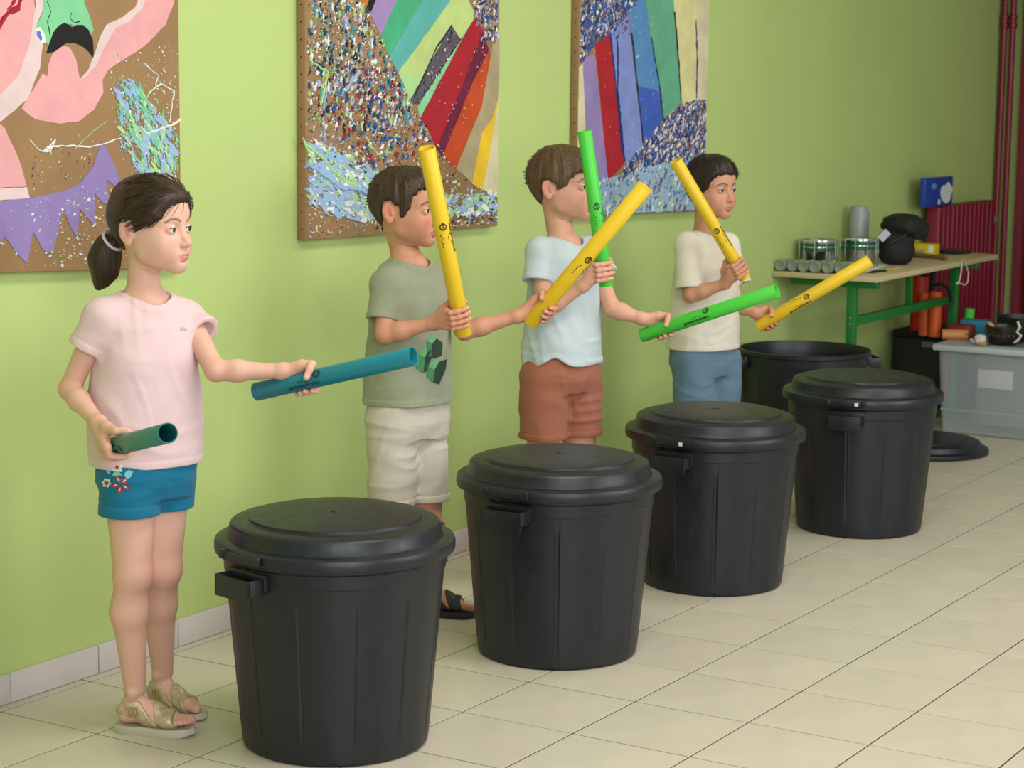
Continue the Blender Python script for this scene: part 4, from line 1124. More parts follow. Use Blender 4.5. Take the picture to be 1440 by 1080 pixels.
def hand_prims(C, a, n, W, right, rt, sc=1.0, curl=0.0, spread=.0155):
    """a: thumb-side direction along the tube, n: from tube axis to the back of the palm"""
    a = unit(a); n = unit(n - a * (n @ a)); t = np.cross(a, n) if right else np.cross(n, a)
    rf = .0068 * sc; R = rt + rf - .0006
    D = lambda th: n * math.cos(math.radians(th)) + t * math.sin(math.radians(th))
    fingers = []; mcps = []
    for off, ln, thk in ((1.5, .95, 1.0), (.5, 1.04, 1.03), (-.5, .98, 1.0), (-1.45, .8, .88)):
        o = C + a * off * spread * sc
        m = o + D(42) * (R + .007); p = o + D(42 + 60 * ln + curl) * (R + .001); d = o + D(42 + 102 * ln + curl * 1.6) * R; e = o + D(42 + 134 * ln + curl * 2) * (R - .0004)
        mid = o + D(42 + 30 * ln + curl * .5) * (R + .009)
        r = rf * thk
        fingers.append([Cone(m, mid, r * 1.18, r * 1.05), Cone(mid, p, r * 1.05, r * 1.06), Cone(p, d, r * 1.02, r * .95), Cone(d, e, r * .93, r * .82)])
        mcps.append(m)
    wc = W
    palm = [Cone(wc, mcps[0], .0155 * sc, .0098 * sc), Cone(wc, mcps[1], .0160 * sc, .0100 * sc), Cone(wc, mcps[2], .0160 * sc, .0098 * sc), Cone(wc, mcps[3], .0150 * sc, .0090 * sc)]
    tb = C + D(-22) * (R + .010) + a * .020 * sc
    tb = .65 * tb + .35 * (W + a * .012)
    mp = C + D(-30) * (R + .005) + a * .030 * sc; ip = C + D(-78) * (R + .001) + a * .034 * sc; tip = C + D(-118) * R + a * .027 * sc
    palm += [Cone(W, tb, .014 * sc, .0135 * sc), Cone(tb, mp, .0125 * sc, .0095 * sc)]
    thumb = [Cone(mp, (mp + ip) / 2 + D(-55) * .002, .0092 * sc, .0086 * sc), Cone((mp + ip) / 2 + D(-55) * .002, ip, .0086 * sc, .0084 * sc), Cone(ip, tip, .0084 * sc, .0072 * sc)]
    fingers.append(thumb)
    nails = []
    for fg in fingers:
        c = fg[-1]; axis = unit(c.b - c.a); out = unit((c.b - C) - a * ((c.b - C) @ a)); out = unit(out - axis * (out @ axis)); nails.append((c.b, axis, out, c.rb))
    return dict(fingers=fingers, palm=palm, C=C, W=W, nails=nails)
def foot_prims(heel, toe, z0, near=1):
    d = unit((toe - heel) * [1, 1, 0]); L = np.linalg.norm((toe - heel)[:2]); l = np.cross(UP, d)
    P = lambda x, y, z: heel * [1, 1, 0] + d * x * L + l * y * L + UP * (z0 + z)
    base = [Cone(P(.13, 0, .024), P(.34, 0, .026), .024, .023), Cone(P(.20, 0, .045), P(.52, .015 * near, .030), .026, .019), Cone(P(.45, .03 * near, .020), P(.74, .075 * near, .015), .020, .0145),
            Cone(P(.45, -.03 * near, .018), P(.70, -.10 * near, .012), .018, .0125), Cone(P(.7, .02 * near, .014), P(.72, -.03 * near, .013), .014, .013)]
    toes = []
    for k, (yy, x1, r) in enumerate(((.105, 1.0, .0105), (.045, .985, .0078), (-.005, .955, .0072), (-.052, .915, .0068), (-.098, .86, .0065))):
        toes.append([Cone(P(.70, yy * .85 * near, .013), P(x1 - .045, yy * near, .010), r * 1.02, r)])
    ank = P(.24, 0, .075)
    return base, toes, ank, P, d, l

def largest(V, Q):
    lab = np.arange(len(V))
    while True:
        m = lab[Q].min(1); new = lab.copy()
        for k in range(4): np.minimum.at(new, Q[:, k], m)
        new = new[new]
        if (new == lab).all(): break
        lab = new
    v, c = np.unique(lab[Q[:, 0]], return_counts=True); q = Q[lab[Q[:, 0]] == v[c.argmax()]]
    used = np.unique(q); mp = np.full(len(V), -1); mp[used] = np.arange(len(used)); return V[used], mp[q]
def cloth_obj(name, G, col, mat, parent, amp=.0, relax_n=2, label=None, tint=None):
    V, Q = G.mesh()
    if relax_n: V = relax(V, Q, relax_n)
    me = np_mesh(name, V, Q)
    c = np.tile(np.array(srgb(col)[:3]), (len(V), 1))
    if tint is not None: c = tint(V, c)
    color_attr(me, c)
    bv = BVHTree.FromPolygons([tuple(v) for v in V], [tuple(int(i) for i in q) for q in Q])
    o = link(name, me, mat, parent)
    if label: o['label'] = label
    return o, bv
def decal(name, bv, polys, mat, parent, off=.0012, label=None, step=6):
    """thin applied print: pixel outlines laid on the cloth surface"""
    bm = bmesh.new()
    for pts in polys:
        vs = [bm.verts.new((x, y, 0)) for x, y in pts]
        try: bm.faces.new(vs)
        except ValueError: pass
    bmesh.ops.triangulate(bm, faces=bm.faces)
    for _ in range(3):
        ed = [e for e in bm.edges if e.calc_length() > step]
        if not ed: break
        bmesh.ops.subdivide_edges(bm, edges=ed, cuts=1); bmesh.ops.triangulate(bm, faces=bm.faces)
    bad = []
    for v in bm.verts:
        d = Vector(ray(v.co.x, v.co.y)).normalized(); h = bv.ray_cast(Vector(CAM), d)
        if h[0] is None: bad.append(v)
        else:
            nn = h[1] if h[1].dot(d) < 0 else -h[1]
            v.co = h[0] - d * off * .6 + nn * off * .5
    bmesh.ops.delete(bm, geom=bad, context='VERTS')
    for f in bm.faces: f.smooth = True
    me = bpy.data.meshes.new(name); bm.to_mesh(me); bm.free()
    o = link(name, me, mat, parent)
    if label: o['label'] = label
    return o

def fold_fn(o, fwd, seed, amp, zl, zh, kind='shirt', extra=None):
    f = unit([fwd[0], fwd[1], 0]); sd = np.cross(UP, f)
    def fn(P):
        X, Y, Z = P[0] - o[0], P[1] - o[1], P[2]
        ang = np.arctan2(X * sd[0] + Y * sd[1], X * f[0] + Y * f[1]) * .11
        q = np.stack([ang, (X * f[0] + Y * f[1]) * .3, Z])
        w1 = vnoise(q, (9, 9, 7), seed) * .03
        q2 = np.stack([ang + w1 + .35 * Z * (1 if seed % 2 else -1), q[1], Z])
        v = 1 - 2 * np.abs(vnoise(q2, (26, 8, 6), seed + 1))
        h = 1 - 2 * np.abs(vnoise(np.stack([ang, q[1], Z + w1 * .8]), (8, 5, 30), seed + 2))
        tt = np.clip((zh - Z) / (zh - zl), 0, 1)
        if kind == 'shirt': r = -amp * (v * (.35 + .65 * tt) * .8 + h * .45 * tt)
        else: r = -amp * (v * .45 + h * .8)
        if extra is not None: r = r + extra(P)
        return r
    return fn

def person(spec):
    S_ = spec; B = S_['B']
    t = thing('person', S_['label'], 'person', B, 'children drumming with plastic tubes')
    F = S_['F']; NB = S_['NB']; sk = srgb(S_['tone'])[:3]
    prims_body = []   # (list, k, kin)
    SR, SL = S_['SR'], S_['SL']
    lofto = NB * [1, 1, 0]
    body_rows = [(r[0], r[1], r[2], r[3] - .020, r[4] - .020) for r in S_['torso']]
    prims_body.append(([Loft(lofto, F, body_rows)], .02, 0))
    prims_body.append(([Cone(NB - UP * .030, SR, .033, .026), Cone(NB - UP * .030, SL, .033, .026), Ell(NB - UP * .038 + F * .01, (.048, .048, .040))], .03, .02))
    HC = S_['HC']; nk1 = HC - S_['HF'] * .022 - UP * .045; nr = S_.get('nr', .031)
    prims_body.append(([Cone(NB - UP * .03, nk1, nr + .003, nr)], .02, 0))
    ar = S_.get('ar', 1.0)
    hands = []
    for side, Sh, El, Wr, hs in (('R', SR, S_['ER'], S_['WR'], S_['hR']), ('L', SL, S_['EL'], S_['WL'], S_['hL'])):
        mid = (El * .68 + Wr * .32)
        prims_body.append(([Cone(Sh, El, .031 * ar, .0245 * ar)], .02, 0))
        prims_body.append(([Cone(El, mid, .0245 * ar, .0245 * ar), Cone(mid, Wr, .0245 * ar, .0165 * ar)], .012, .015))
        h = hand_prims(hs[0], hs[1], hs[2], Wr, side == 'R', hs[3], S_.get('hs', 1.0), hs[4] if len(hs) > 4 else 0)
        prims_body.append((h['palm'], .010, .008))
        hands.append((h, El, Wr))
    for lg in S_['legs']:
        prims_body.append(([Cone(lg['hip'], lg['knee'], .0615 * S_.get('lr', 1), .043 * S_.get('lr', 1))], .03, 0))
        k, a = lg['knee'], None
        base, toes, ank, Pf, d, l = foot_prims(lg['heel'], lg['toe'], .020, lg['near'])
        lg.update(base=base, toes=toes, ank=ank, P=Pf, d=d, l=l)
        calf = k * .68 + ank * .32 - d * .010
        lr = S_.get('lr', 1)
        prims_body.append(([Cone(k, calf, .040 * lr, .041 * lr), Cone(calf, ank + UP * .01, .041 * lr, .0255 * lr)], .015, .02))
        prims_body.append(([Ell(k + d * .012, (.030, .030, .036))], .02, 0))
        prims_body.append((base, .015, .012))
        prims_body.append(([Ell(ank + l * .018, (.012, .012, .012)), Ell(ank - l * .018, (.012, .012, .012))], .012, 0))
        for q in toes: prims_body.append((q, .003, .003))
    def fill(G):
        for pr, k, kin in prims_body: G.union(pr, k, kin)
        for h, _, _ in hands:
            for fg in h['fingers']: G.union(fg, .0022, .003)
            for c, ax, out, r in h['nails']: pass
        return G
    allp = [p for pr, _, _ in prims_body for p in pr]
    lo = np.min([p.bb()[0] for p in allp], 0) - .05; hi = np.max([p.bb()[1] for p in allp], 0) + .05; lo[2] = .0
    G = fill(Grid(lo, hi, .0036)); V, Q = G.mesh(); del G
    npl = NB * .45 + nk1 * .55; nn = unit(nk1 - NB)
    conds = []
    for h, El, Wr in hands:
        wd = unit(h['C'] - Wr * .5 - El * .5); c0 = Wr - unit(Wr - El) * .012; wd = unit(Wr - El)
        conds.append(lambda c, e=0, c0=c0, wd=wd, hc=h['C']: (((c - c0) @ wd) > -e) & (np.linalg.norm(c - hc, axis=1) < .115))
    # feet in fine resolution too
    for lg in S_['legs']:
        conds.append(lambda c, e=0, a=lg['ank'], f0=lg['P'](.5, 0, 0): (c[:, 2] < .09 + e) & (np.linalg.norm((c - f0)[:, :2], axis=1) < .16))
    def keep(c):
        m = np.ones(len(c), bool)
        for cd_ in conds: m &= ~cd_(c)
        m &= ~(((c - npl) @ nn > 0) & (np.linalg.norm(c - npl, axis=1) < .1))
        return m
    parts = [clip_mesh(V, Q, keep)]
    for i, (h, El, Wr) in enumerate(hands):
        g = fill(Grid(h['C'] - .12, h['C'] + .12, .0019)); v, q = g.mesh(); parts.append(clip_mesh(v, q, lambda c_, i=i: conds[i](c_, .004)))
    done = []
    for i, lg in enumerate(S_['legs']):
        c = lg['P'](.5, 0, 0); g = fill(Grid((c[0] - .165, c[1] - .165, .0), (c[0] + .165, c[1] + .165, .104), .0024)); v, q = g.mesh()
        cc = conds[2 + i]
        if i == 1: prev = conds[2]; parts.append(clip_mesh(v, q, lambda c_: cc(c_, .005) & ~prev(c_)))
        else: parts.append(clip_mesh(v, q, lambda c_: cc(c_, .005)))
    bV, bQ = join(parts)
    # colours: a little redder at knees, elbows, knuckles, toes
    col = np.tile(np.array(sk), (len(bV), 1)); red = np.array(sk) * [1, .70, .66]
    for c, r, a in [(lg['knee'] + lg['d'] * .03, .035, .4) for lg in S_['legs']] + [(S_['ER'], .03, .25), (S_['EL'], .03, .25)] + [(h['C'], .05, .35) for h, _, _ in hands] + [(lg['toe'], .05, .45) for lg in S_['legs']]:
        w_ = a * np.exp(-((np.linalg.norm(bV - c, axis=1) / r) ** 2))[:, None]; col = col * (1 - w_) + red * w_
    nailc = np.array(srgb(232, 186, 176)[:3])
    for h, _, _ in hands:
        for c, ax, out, r in h['nails']:
            d = bV - (c + out * r * .8 - ax * r * .25); m = (np.linalg.norm(d, axis=1) < r * .72); col[m] = col[m] * .35 + nailc * .65
    # head
    hv, hq, M, L, s = build_head(HC, S_['HF'], S_['hs_head'], (NB - UP * .03, nk1, nr + .003, nr), S_.get('pitch', 0), S_.get('lean', 0))
    hcol = head_tint(hv, S_['tone'], S_['brow'], S_.get('blush', .35), S_.get('lip', (150, 68, 66)))
    wv_ = W2(HC, M, s, hv)
    c_ = wv_[hq].mean(1); rel = c_ - npl; rad_ = np.linalg.norm(rel - (rel @ nn)[:, None] * nn, axis=1); kq = ((rel @ nn) > -.004) | (rad_ > nr + .0035)
    q = hq[kq]; used = np.unique(q); mp = np.full(len(hv), -1); mp[used] = np.arange(len(used))
    V, Q = join([(bV, bQ), (wv_[used], mp[q])]); col = np.concatenate([col, hcol[used]])
    me = np_mesh('body', V, Q); color_attr(me, col); link('body', me, MAT['skin'], t)
    # eyes and lashes
    hl = lambda p: W2(HC, M, s, p)
    gz = S_.get('gaze', (1, 0, -.02))
    for y in (1, -1):
        sphere_eye('eye', hl((.0722, y * .0288, -.0035)), np.asarray(gz) @ M, .0121 * s, S_['iris'], t)
        m_ = MB(); pts = [hl((.0700 + .0150 * math.cos(q * 1.05), y * (.0290 + .0128 * math.sin(q * 1.05)), -.0035 + .0052 * math.cos(q * 1.3) ** 1)) for q in np.linspace(-1, 1, 9)]
        m_.tube(pts, [.0003] + [.0010] * 7 + [.0006], 6); m_.build('eyelashes', MAT['lash'], t)
    # hair
    hm = S_['hair_mat']; skull, face = head_prims(); ph = S_['hairline']
    G = Grid((-.125, -.10, -.12), (.125, .10, .135), .0019)
    G.union(skull, .02, .02, off=S_['hair_off'])
    for pr in S_.get('hair_extra', []): G.union([pr], .015)
    w0 = S_.get('hair_wob', .002)
    def hl_cut(P):
        d = poly_sdf(P[0] + 0 * P[1] + 0 * P[2], P[2] + 0 * P[0] + 0 * P[1], ph)
        zz = np.zeros_like(d)
        wob = w0 * np.sin(P[1] * 420 + P[0] * 260) + w0 * .7 * np.sin(P[1] * 170 + 1 + P[2] * 300)
        return d + wob
    G.inter(hl_cut, S_.get('hair_k', .014))
    if 'hair_ears' in S_ or True:
        for y in (1, -1): G.cut([Ell((-.012, y * .078, -.014), (.021, .012, S_.get('ear_gap', .028)))], .004)
    if S_['hair_kind'] == 'short':
        def tuft(P):
            X, Y, Z = P; a = np.arctan2(Y, X + .035) * .09; r = np.sqrt((X + .035) ** 2 + Y ** 2)
            q = np.stack([a, r, Z * .4]); am = S_.get('tuft', .0016)
            return -am * (vnoise(q, (190, 30, 20), 5) + .7 * vnoise(q, (80, 22, 14), 9))
    else:
        pb_ = np.array((-.10, 0, -.012))
        def tuft(P):
            X, Y, Z = P; dx, dy, dz = X - pb_[0], Y - pb_[1], Z - pb_[2]
            a = np.arctan2(dz - .0, np.abs(dy) * np.sign(dy + 1e-9)) * .09; r = np.sqrt(dx * dx + dy * dy + dz * dz)
            return -.0011 * (vnoise(np.stack([a, r * .2, Z * 0]), (210, 14, 1), 5) + .9 * vnoise(np.stack([a, r * .2, Z * 0]), (75, 14, 1), 8))
    G.band(tuft)
    V, Q = G.mesh(); V = relax(V, Q, 1, .4)
    me = np_mesh('hair', W2(HC, M, s, V), Q)
    X, Y, Z = V.T
    if S_['hair_kind'] == 'short': u_ = np.arctan2(Y, X + .035) * .09; v_ = np.sqrt((X + .035) ** 2 + Y ** 2 + (Z - .1) ** 2)
    else:
        u_ = np.arctan2(Z + .012, Y) * .09; v_ = np.sqrt((X + .1) ** 2 + Y ** 2 + (Z + .012) ** 2)
    at = me.attributes.new('strand', 'FLOAT_VECTOR', 'POINT'); at.data.foreach_set('vector', np.stack([u_, v_, 0 * u_], 1).astype(np.float32).ravel())
    hair = link('hair', me, hm, t)
    # loose short strands give the outline some life
    rr = random.Random(S_['seed']); mt = MB()
    if S_['hair_kind'] == 'short' and S_.get('strands', 1):
        idx = [rr.randrange(len(V)) for _ in range(900)]
        for i in idx:
            p = V[i]
            if p[2] < .0 or (abs(p[1]) > .06 and p[2] < .03): continue
            nrm = unit(p - np.array([-.006, 0, .02])); dr = unit(np.array([p[0] + .035, p[1], -.3 * abs(p[0] + .035)]) + 1e-6)
            d = unit(nrm * .22 + dr * .9 + np.array([rr.uniform(-.3, .3) for _ in range(3)])); ln = rr.uniform(.005, .011)
            a_ = hl(p - nrm * .002); b_ = hl(p + d * ln * .6 + nrm * .001); c2 = hl(p + d * ln - nrm * .001)
            mt.tube([a_, b_, c2], [.0007, .0006, .0002], 4, cap=False)
        o = mt.build('loose_strands', hm, hair); o['kind'] = 'stuff'
    elif S_['hair_kind'] == 'pony':
        cc_ = np.array([-.006, 0, .03])
        for i in [rr.randrange(len(V)) for _ in range(1100)]:
            p = V[i]; r0 = np.linalg.norm(p - cc_)
            if p[0] < -.07 or p[2] < -.03: continue
            pts = []; q = p.copy(); ln = rr.uniform(.006, .013); sd_ = rr.uniform(-.12, .12); h_ = rr.uniform(.0000, .0012)
            for k in range(5):
                nrm = unit(q - cc_); d = unit(pb_ - q); d = unit(d - nrm * (d @ nrm)); d = unit(d + np.cross(nrm, d) * sd_)
                pts.append(hl(q + nrm * (h_ - (.002 if k in (0, 4) else 0)))); q = q + d * ln; q = cc_ + unit(q - cc_) * r0
                r0 = r0 * .998
            mt.tube(pts, [.0003, .0006, .0007, .0006, .0003], 4, cap=False)
        o = mt.build('loose_strands', hm, hair); o['kind'] = 'stuff'
    # t-shirt
    st = S_['shirt']
    G = Grid(lo - .02, [hi[0] + .02, hi[1] + .02, NB[2] + .10], .0030)
    # crop the grid to the shirt
    allx = np.array([NB, SR, SL, st['sR'], st['sL']]); l2 = allx.min(0) - .17; h2 = allx.max(0) + .17; l2[2] = st['zlo'] - .02; h2[2] = NB[2] + .06
    G = Grid(l2, h2, .0029)
    G.union([Loft(lofto, F, S_['torso'])], .01)
    sh = st.get('shoulder_r', .034)
    G.union([Cone(NB - UP * .032 + (SR - NB) * .15, SR, sh, sh), Cone(NB - UP * .032 + (SL - NB) * .15, SL, sh, sh), Ell(NB - UP * .045, (.062, .062, .046))], .035, .03)
    sr = st.get('sleeve_r', (.036, .041))
    for ell in st.get('extra', []): G.union([ell], .03)
    ff = fold_fn(lofto, F, S_['seed'], st.get('amp', .003), st['zlo'], NB[2] - .04)
    G.band(ff)
    for Sh, E, El in ((SR, st['sR'], S_['ER']), (SL, st['sL'], S_['EL'])):
        ax_ = unit(E - Sh); e2 = E + ax_ * .02; g2 = Grid(l2, h2, .0029)
        g2.union([Cone(Sh, e2, sr[0], sr[1]), Cone(NB - UP * .032 + (Sh - NB) * .5, Sh, sh, sr[0])], .02)
        g2.band(ff)
        al = lambda P: (P[0] - E[0]) * ax_[0] + (P[1] - E[1]) * ax_[1] + (P[2] - E[2]) * ax_[2]
        g2.band(lambda P: np.where(al(P) > -.018, -.0012, 0) + np.where(np.abs(al(P) + .019) < .002, .0010, 0))
        g2.inter(al, .0015)
        lim = Sh + ax_ * np.linalg.norm(E - Sh) * .45
        g2.cut([Cone(lim, E + ax_ * .03, sr[0] * .8 - .008, sr[1] - .0045)], .002)
        G.F = np.minimum(G.F, smin(G.F, g2.F, .022)).astype(np.float32)
    hem = st['hem']
    def hemline(P):
        return hem(P)
    G.band(lambda P: np.where(np.abs(hem(P)) < .018, -.0012, 0) + np.where(np.abs(np.abs(hem(P)) - .018) < .002, .0008, 0))
    G.inter(hemline, .0015)
    na, nb_, nr0, nr1 = st['neck']
    collar = Cone(na, nb_, nr0, nr1)
    G.band(lambda P: np.where(collar.d(P) < .0135, -.0016, 0) + np.where(np.abs(collar.d(P) - .0145) < .0015, .0006, 0))
    G.cut([collar], .002)
    low = Cone(lofto + UP * (st['zlo'] - .02), lofto + UP * (st['zlo'] + .03), .05)
    shirt, bvs = cloth_obj('t_shirt', G, st['col'], MAT['cloth'], t, label=st.get('label'), relax_n=2)
    # shorts
    so = S_['shorts']
    zc = so['zc']; rows = so['rows']
    l3 = lofto - .22; h3 = lofto + .22; l3 = np.array([l3[0], l3[1], so['zb'] - .02]); h3 = np.array([h3[0], h3[1], rows[-1][0] + .02])
    G = Grid(l3, h3, .0029); G.union([Loft(lofto, F, rows)], .01)
    for lg in S_['legs']:
        dn = unit(lg['knee'] - lg['hip']); e = lg['hip'] + dn * ((so['zb'] - .03 - lg['hip'][2]) / dn[2])
        e = e + lg.get('so', np.zeros(3))
        G.union([Cone(lg['hip'], e, so['r'][0], so['r'][1])], .018)
        lg['e'] = e
    G.band(fold_fn(lofto, F, S_['seed'] + 20, so.get('amp', .0035), so['zb'], zc, 'shorts'))
    cuff = so.get('cuff', .02)
    G.band(lambda P: np.where(P[2] < so['zb'] + cuff, -.0022, 0) + np.where(np.abs(P[2] - so['zb'] - cuff - .001) < .0016, .0012, 0))
    G.inter(lambda P: so['zb'] - P[2] + 0 * P[0] + 0 * P[1], .0015)
    for lg in S_['legs']: 
        e = lg['e']; dn = unit(e - lg['hip']); G.cut([Cone(e - dn * .08, e, so['r'][1] - .010, so['r'][1] - .0055)], .002)
    shorts, bvp = cloth_obj('shorts', G, so['col'], MAT['denim'], t, label=so.get('label'), relax_n=1)
    # sandals
    sd = S_['sandal']
    for lg in S_['legs']:
        P = lg['P']; near = lg['near']; d, l = lg['d'], lg['l']
        prof = [(-.03, 0), (-.015, .10), (.06, .155), (.2, .17), (.4, .165), (.58, .20), (.75, .235), (.9, .215), (.99, .14), (1.04, .04), (1.05, -.03), (1.0, -.12), (.9, -.185), (.75, -.225), (.58, -.20), (.4, -.165), (.2, -.16), (.06, -.145), (-.015, -.09)]
        prof = [(x, y * near) for x, y in prof]; m_ = MB(); V = []; k = len(prof)
        for zz, sc_ in ((-.0205, .94), (-.017, 1.0), (-.004, 1.0), (.0, .985), (-.001, .93)):
            for x, y in prof: V.append(P(.5 + (x - .5) * (1 + (sc_ - 1) * .5), y * sc_, zz + (.004 if x > .9 and zz < -.01 else 0)))
        Fq = [(i * k + j, i * k + (j + 1) % k, (i + 1) * k + (j + 1) % k, (i + 1) * k + j) for i in range(4) for j in range(k)]
        Fq += [tuple(range(k))[::-1], tuple(range(4 * k, 5 * k))]; m_.add(V, Fq)
        sole = m_.build('sandal', sd['sole'], t, org=P(.3, 0, -.02)); 
        if 'label' in sd: sole['label'] = sd['label']
        fp = lg['base'] + [q for w_ in lg['toes'] for q in w_] + [Cone(lg['ank'] - d * .004, lg['ank'] + UP * .03, .0255, .0255)]
        def strap(nm, x0, x1, tilt, th, mat, zmax=None, heelonly=False, zc_=None):
            g = Grid(np.array(P(.5, 0, 0)) - [.14, .14, .02], np.array(P(.5, 0, 0)) + [.14, .14, .12], .0021)
            g.union(fp, .012, .012, off=th)
            o0 = P(0, 0, 0); LL = np.linalg.norm((lg['toe'] - lg['heel'])[:2])
            def slab(Pp):
                X, Y, Z = Pp[0] - o0[0], Pp[1] - o0[1], Pp[2] - .02
                al = (X * d[0] + Y * d[1]) / LL
                if heelonly:
                    r = np.maximum(np.abs(Z - (zc_ + .10 * (al) * -.2)) - x0, al * LL - x1)
                else:
                    c = al * LL + tilt * Z; r = np.maximum(x0 * LL - c, c - x1 * LL)
                r = np.maximum(r, -Z - .003)
                if not heelonly: r = np.maximum(r, Z - .058)
                return r
            g.inter(slab, .001); V_, Q_ = g.mesh()
            if len(Q_) == 0: return
            V_, Q_ = largest(V_, Q_); V_ = relax(V_, Q_, 1, .3)
            return link(nm, np_mesh(nm, V_, Q_), mat, sole)
        strap('toe_strap', .60, .82, .35, .0035, sd['strap']); strap('instep_strap', .36, .58, .75, .004, sd['strap'])
        if sd.get('heel'):
            strap('heel_strap', .008, .075, 0, .003, sd['strap'], heelonly=True, zc_=.036)
            c = P(.27, -.13 * near, .034) if True else None
            out = -l * near if (-l * near) @ TH > 0 else l * near
            cbk = P(.28, 0, .036) + out * .034
            m_ = MB(); r_ = .0095
            q_ = [cbk + d * (r_ * sx_) + UP * (r_ * 1.1 * sy_) for sx_, sy_ in ((-1, -.6), (-.6, -1), (.6, -1), (1, -.6), (1, .6), (.6, 1), (-.6, 1), (-1, .6), (-1, -.6))]
            m_.tube(q_, .0017, 6); m_.tube([cbk - UP * r_, cbk + UP * r_], .0012, 6); m_.build('buckle', MAT['buckle'], sole)
        else:
            cbk = P(.68, 0, .036); m_ = MB(); m_.box(tuple(cbk - [.010, .010, .002]), tuple(cbk + [.010, .010, .004]), bev=.002); m_.build('buckle', MAT['dark_plastic'], sole)
    return dict(t=t, shirt=shirt, bvs=bvs, shorts=shorts, bvp=bvp, hl=hl, M=M, hair=hair)

MAT['buckle'] = plain('gold_buckle', (206, 178, 110), .25, metal=.9)
MAT['gold_strap'] = plain('gold_glitter_strap', (190, 172, 138), .38, .22, 120, .5, 260, metal=.35)
MAT['sole_beige'] = plain('pale_sole', (186, 178, 160), .6); MAT['sole_dark'] = plain('dark_sole', (40, 36, 34), .6); MAT['strap_dark'] = plain('dark_strap', (42, 44, 48), .55)
def iris(name, c): return plain(name, c, .15, .15, 200)
def fdir(deg):   # 0 = towards the camera, 90 = image right
    a = math.radians(deg); return TH * math.cos(a) + RH * math.sin(a)
def rows(spec_rows, zf): return [(zf(py), fx, sy, hd, hw) for py, fx, sy, hd, hw in spec_rows]
PEOPLE = {}
# ---- tubes: each is a thing of its own
MAT['teal'] = plain('teal_plastic', (24, 120, 118), .38, .03, 3); MAT['teal2'] = plain('teal_plastic_blue', (20, 118, 134), .38, .03, 3)
MAT['yellow'] = plain('yellow_plastic', (228, 190, 38), .4, .03, 3); MAT['print'] = plain('black_print', (22, 24, 18), .5)
MAT['teal_print'] = plain('dark_print', (8, 52, 54), .5)
def text_mesh(body, size):
    cu = bpy.data.curves.new('lettering', 'FONT'); cu.body = body; cu.size = size; cu.resolution_u = 3; cu.offset = .0005
    o = bpy.data.objects.new('lettering', cu); COL.objects.link(o); bpy.context.view_layer.update()
    me = bpy.data.meshes.new_from_object(o.evaluated_get(bpy.context.evaluated_depsgraph_get()))
    V = np.array([v.co[:] for v in me.vertices]); F = [tuple(p.vertices) for p in me.polygons]
    bpy.data.objects.remove(o); bpy.data.curves.remove(cu); bpy.data.meshes.remove(me); return V, F
def tube_thing(p0, p1, r, mat, label, letter, s_mark, ang0=0.0, flip=False, pm=None, group='plastic percussion tubes held by the children', extra=0.0):
    """p0 butt end, p1 far end; marks around s_mark (share of the length)"""
    pm = pm or MAT['print']; p0 = np.asarray(p0, float); p1 = np.asarray(p1, float); d = unit(p1 - p0); L = np.linalg.norm(p1 - p0)
    o = MB(); prof = [(r - .0022, .002), (r - .0016, .0004), (r - .0006, 0), (r, .001), (r, L - .001), (r - .0006, L), (r - .0016, L - .0004), (r - .0022, L - .002), (r - .0022, .002)]
    x = unit(np.cross(d, CAM - p0)); y = np.cross(d, x)        # y points roughly towards or away from the viewer side
    if y @ (CAM - p0) < 0: x, y = -x, -y
    x = np.cross(y, d)
    M = Matrix(((x[0], y[0], d[0], p0[0]), (x[1], y[1], d[1], p0[1]), (x[2], y[2], d[2], p0[2]), (0, 0, 0, 1)))
    o.lathe(prof, (0, 0, 0), 56, M)
    ob = o.build('percussion_tube', mat, None, org=(p0 + p1) / 2, angle=40); tag(ob, label, 'tube', group)
    rr = r + .0005; a0 = math.radians(90 + ang0)
    def wrap(u, v):      # u along the tube, v round it (metres)
        a = a0 + v / rr; return p0 + d * (s_mark * L + u) + rr * (math.cos(a) * x + math.sin(a) * y)
    m = MB(); sg = -1 if flip else 1
    n = 24; V = []
    for k in range(n):
        a = 2 * math.pi * k / n; V += [wrap(.0066 * math.cos(a), .0066 * math.sin(a)), wrap(.0098 * math.cos(a), .0098 * math.sin(a))]
    m.add(V, [(2 * k, 2 * k + 1, (2 * k + 3) % (2 * n), (2 * k + 2) % (2 * n)) for k in range(n)])
    tv, tf = text_mesh(letter, .015); c = (tv.max(0) + tv.min(0)) / 2
    m.add([wrap(-sg * (q[1] - c[1]), -sg * -(q[0] - c[0]) * -1) for q in tv] if False else [wrap(sg * (q[1] - c[1]), -sg * (q[0] - c[0])) for q in tv], tf)
    m.add([wrap(.0095 + .003 * math.cos(2 * math.pi * k / 8), .0 + .003 * math.sin(2 * math.pi * k / 8)) for k in range(8)], [tuple(range(8))])
    rd = random.Random(int(s_mark * 1000))
    for k in range(9):
        u = -.020 - .008 * (k // 2) - rd.uniform(0, .003); v = (.012 if k % 2 else -.010) + rd.uniform(-.003, .003); a = rd.uniform(0, 6)
        m.add([wrap(u + .0042 * math.cos(a + q), v + .0022 * math.sin(a + q)) for q in (0, 2.1, 4.2)], [(0, 1, 2)])
    mb = m.build('printed_marks', pm, ob, smooth=False)
    m = MB(); tv, tf = text_mesh('Boomwhackers', .013); c = (tv.max(0) + tv.min(0)) / 2
    m.add([wrap(-.035 + sg * (q[0] - c[0]), .0225 + sg * (q[1] - c[1])) for q in tv], tf)
    m.build('lettering', pm, ob, smooth=False)
    return ob
RT_ = .0205

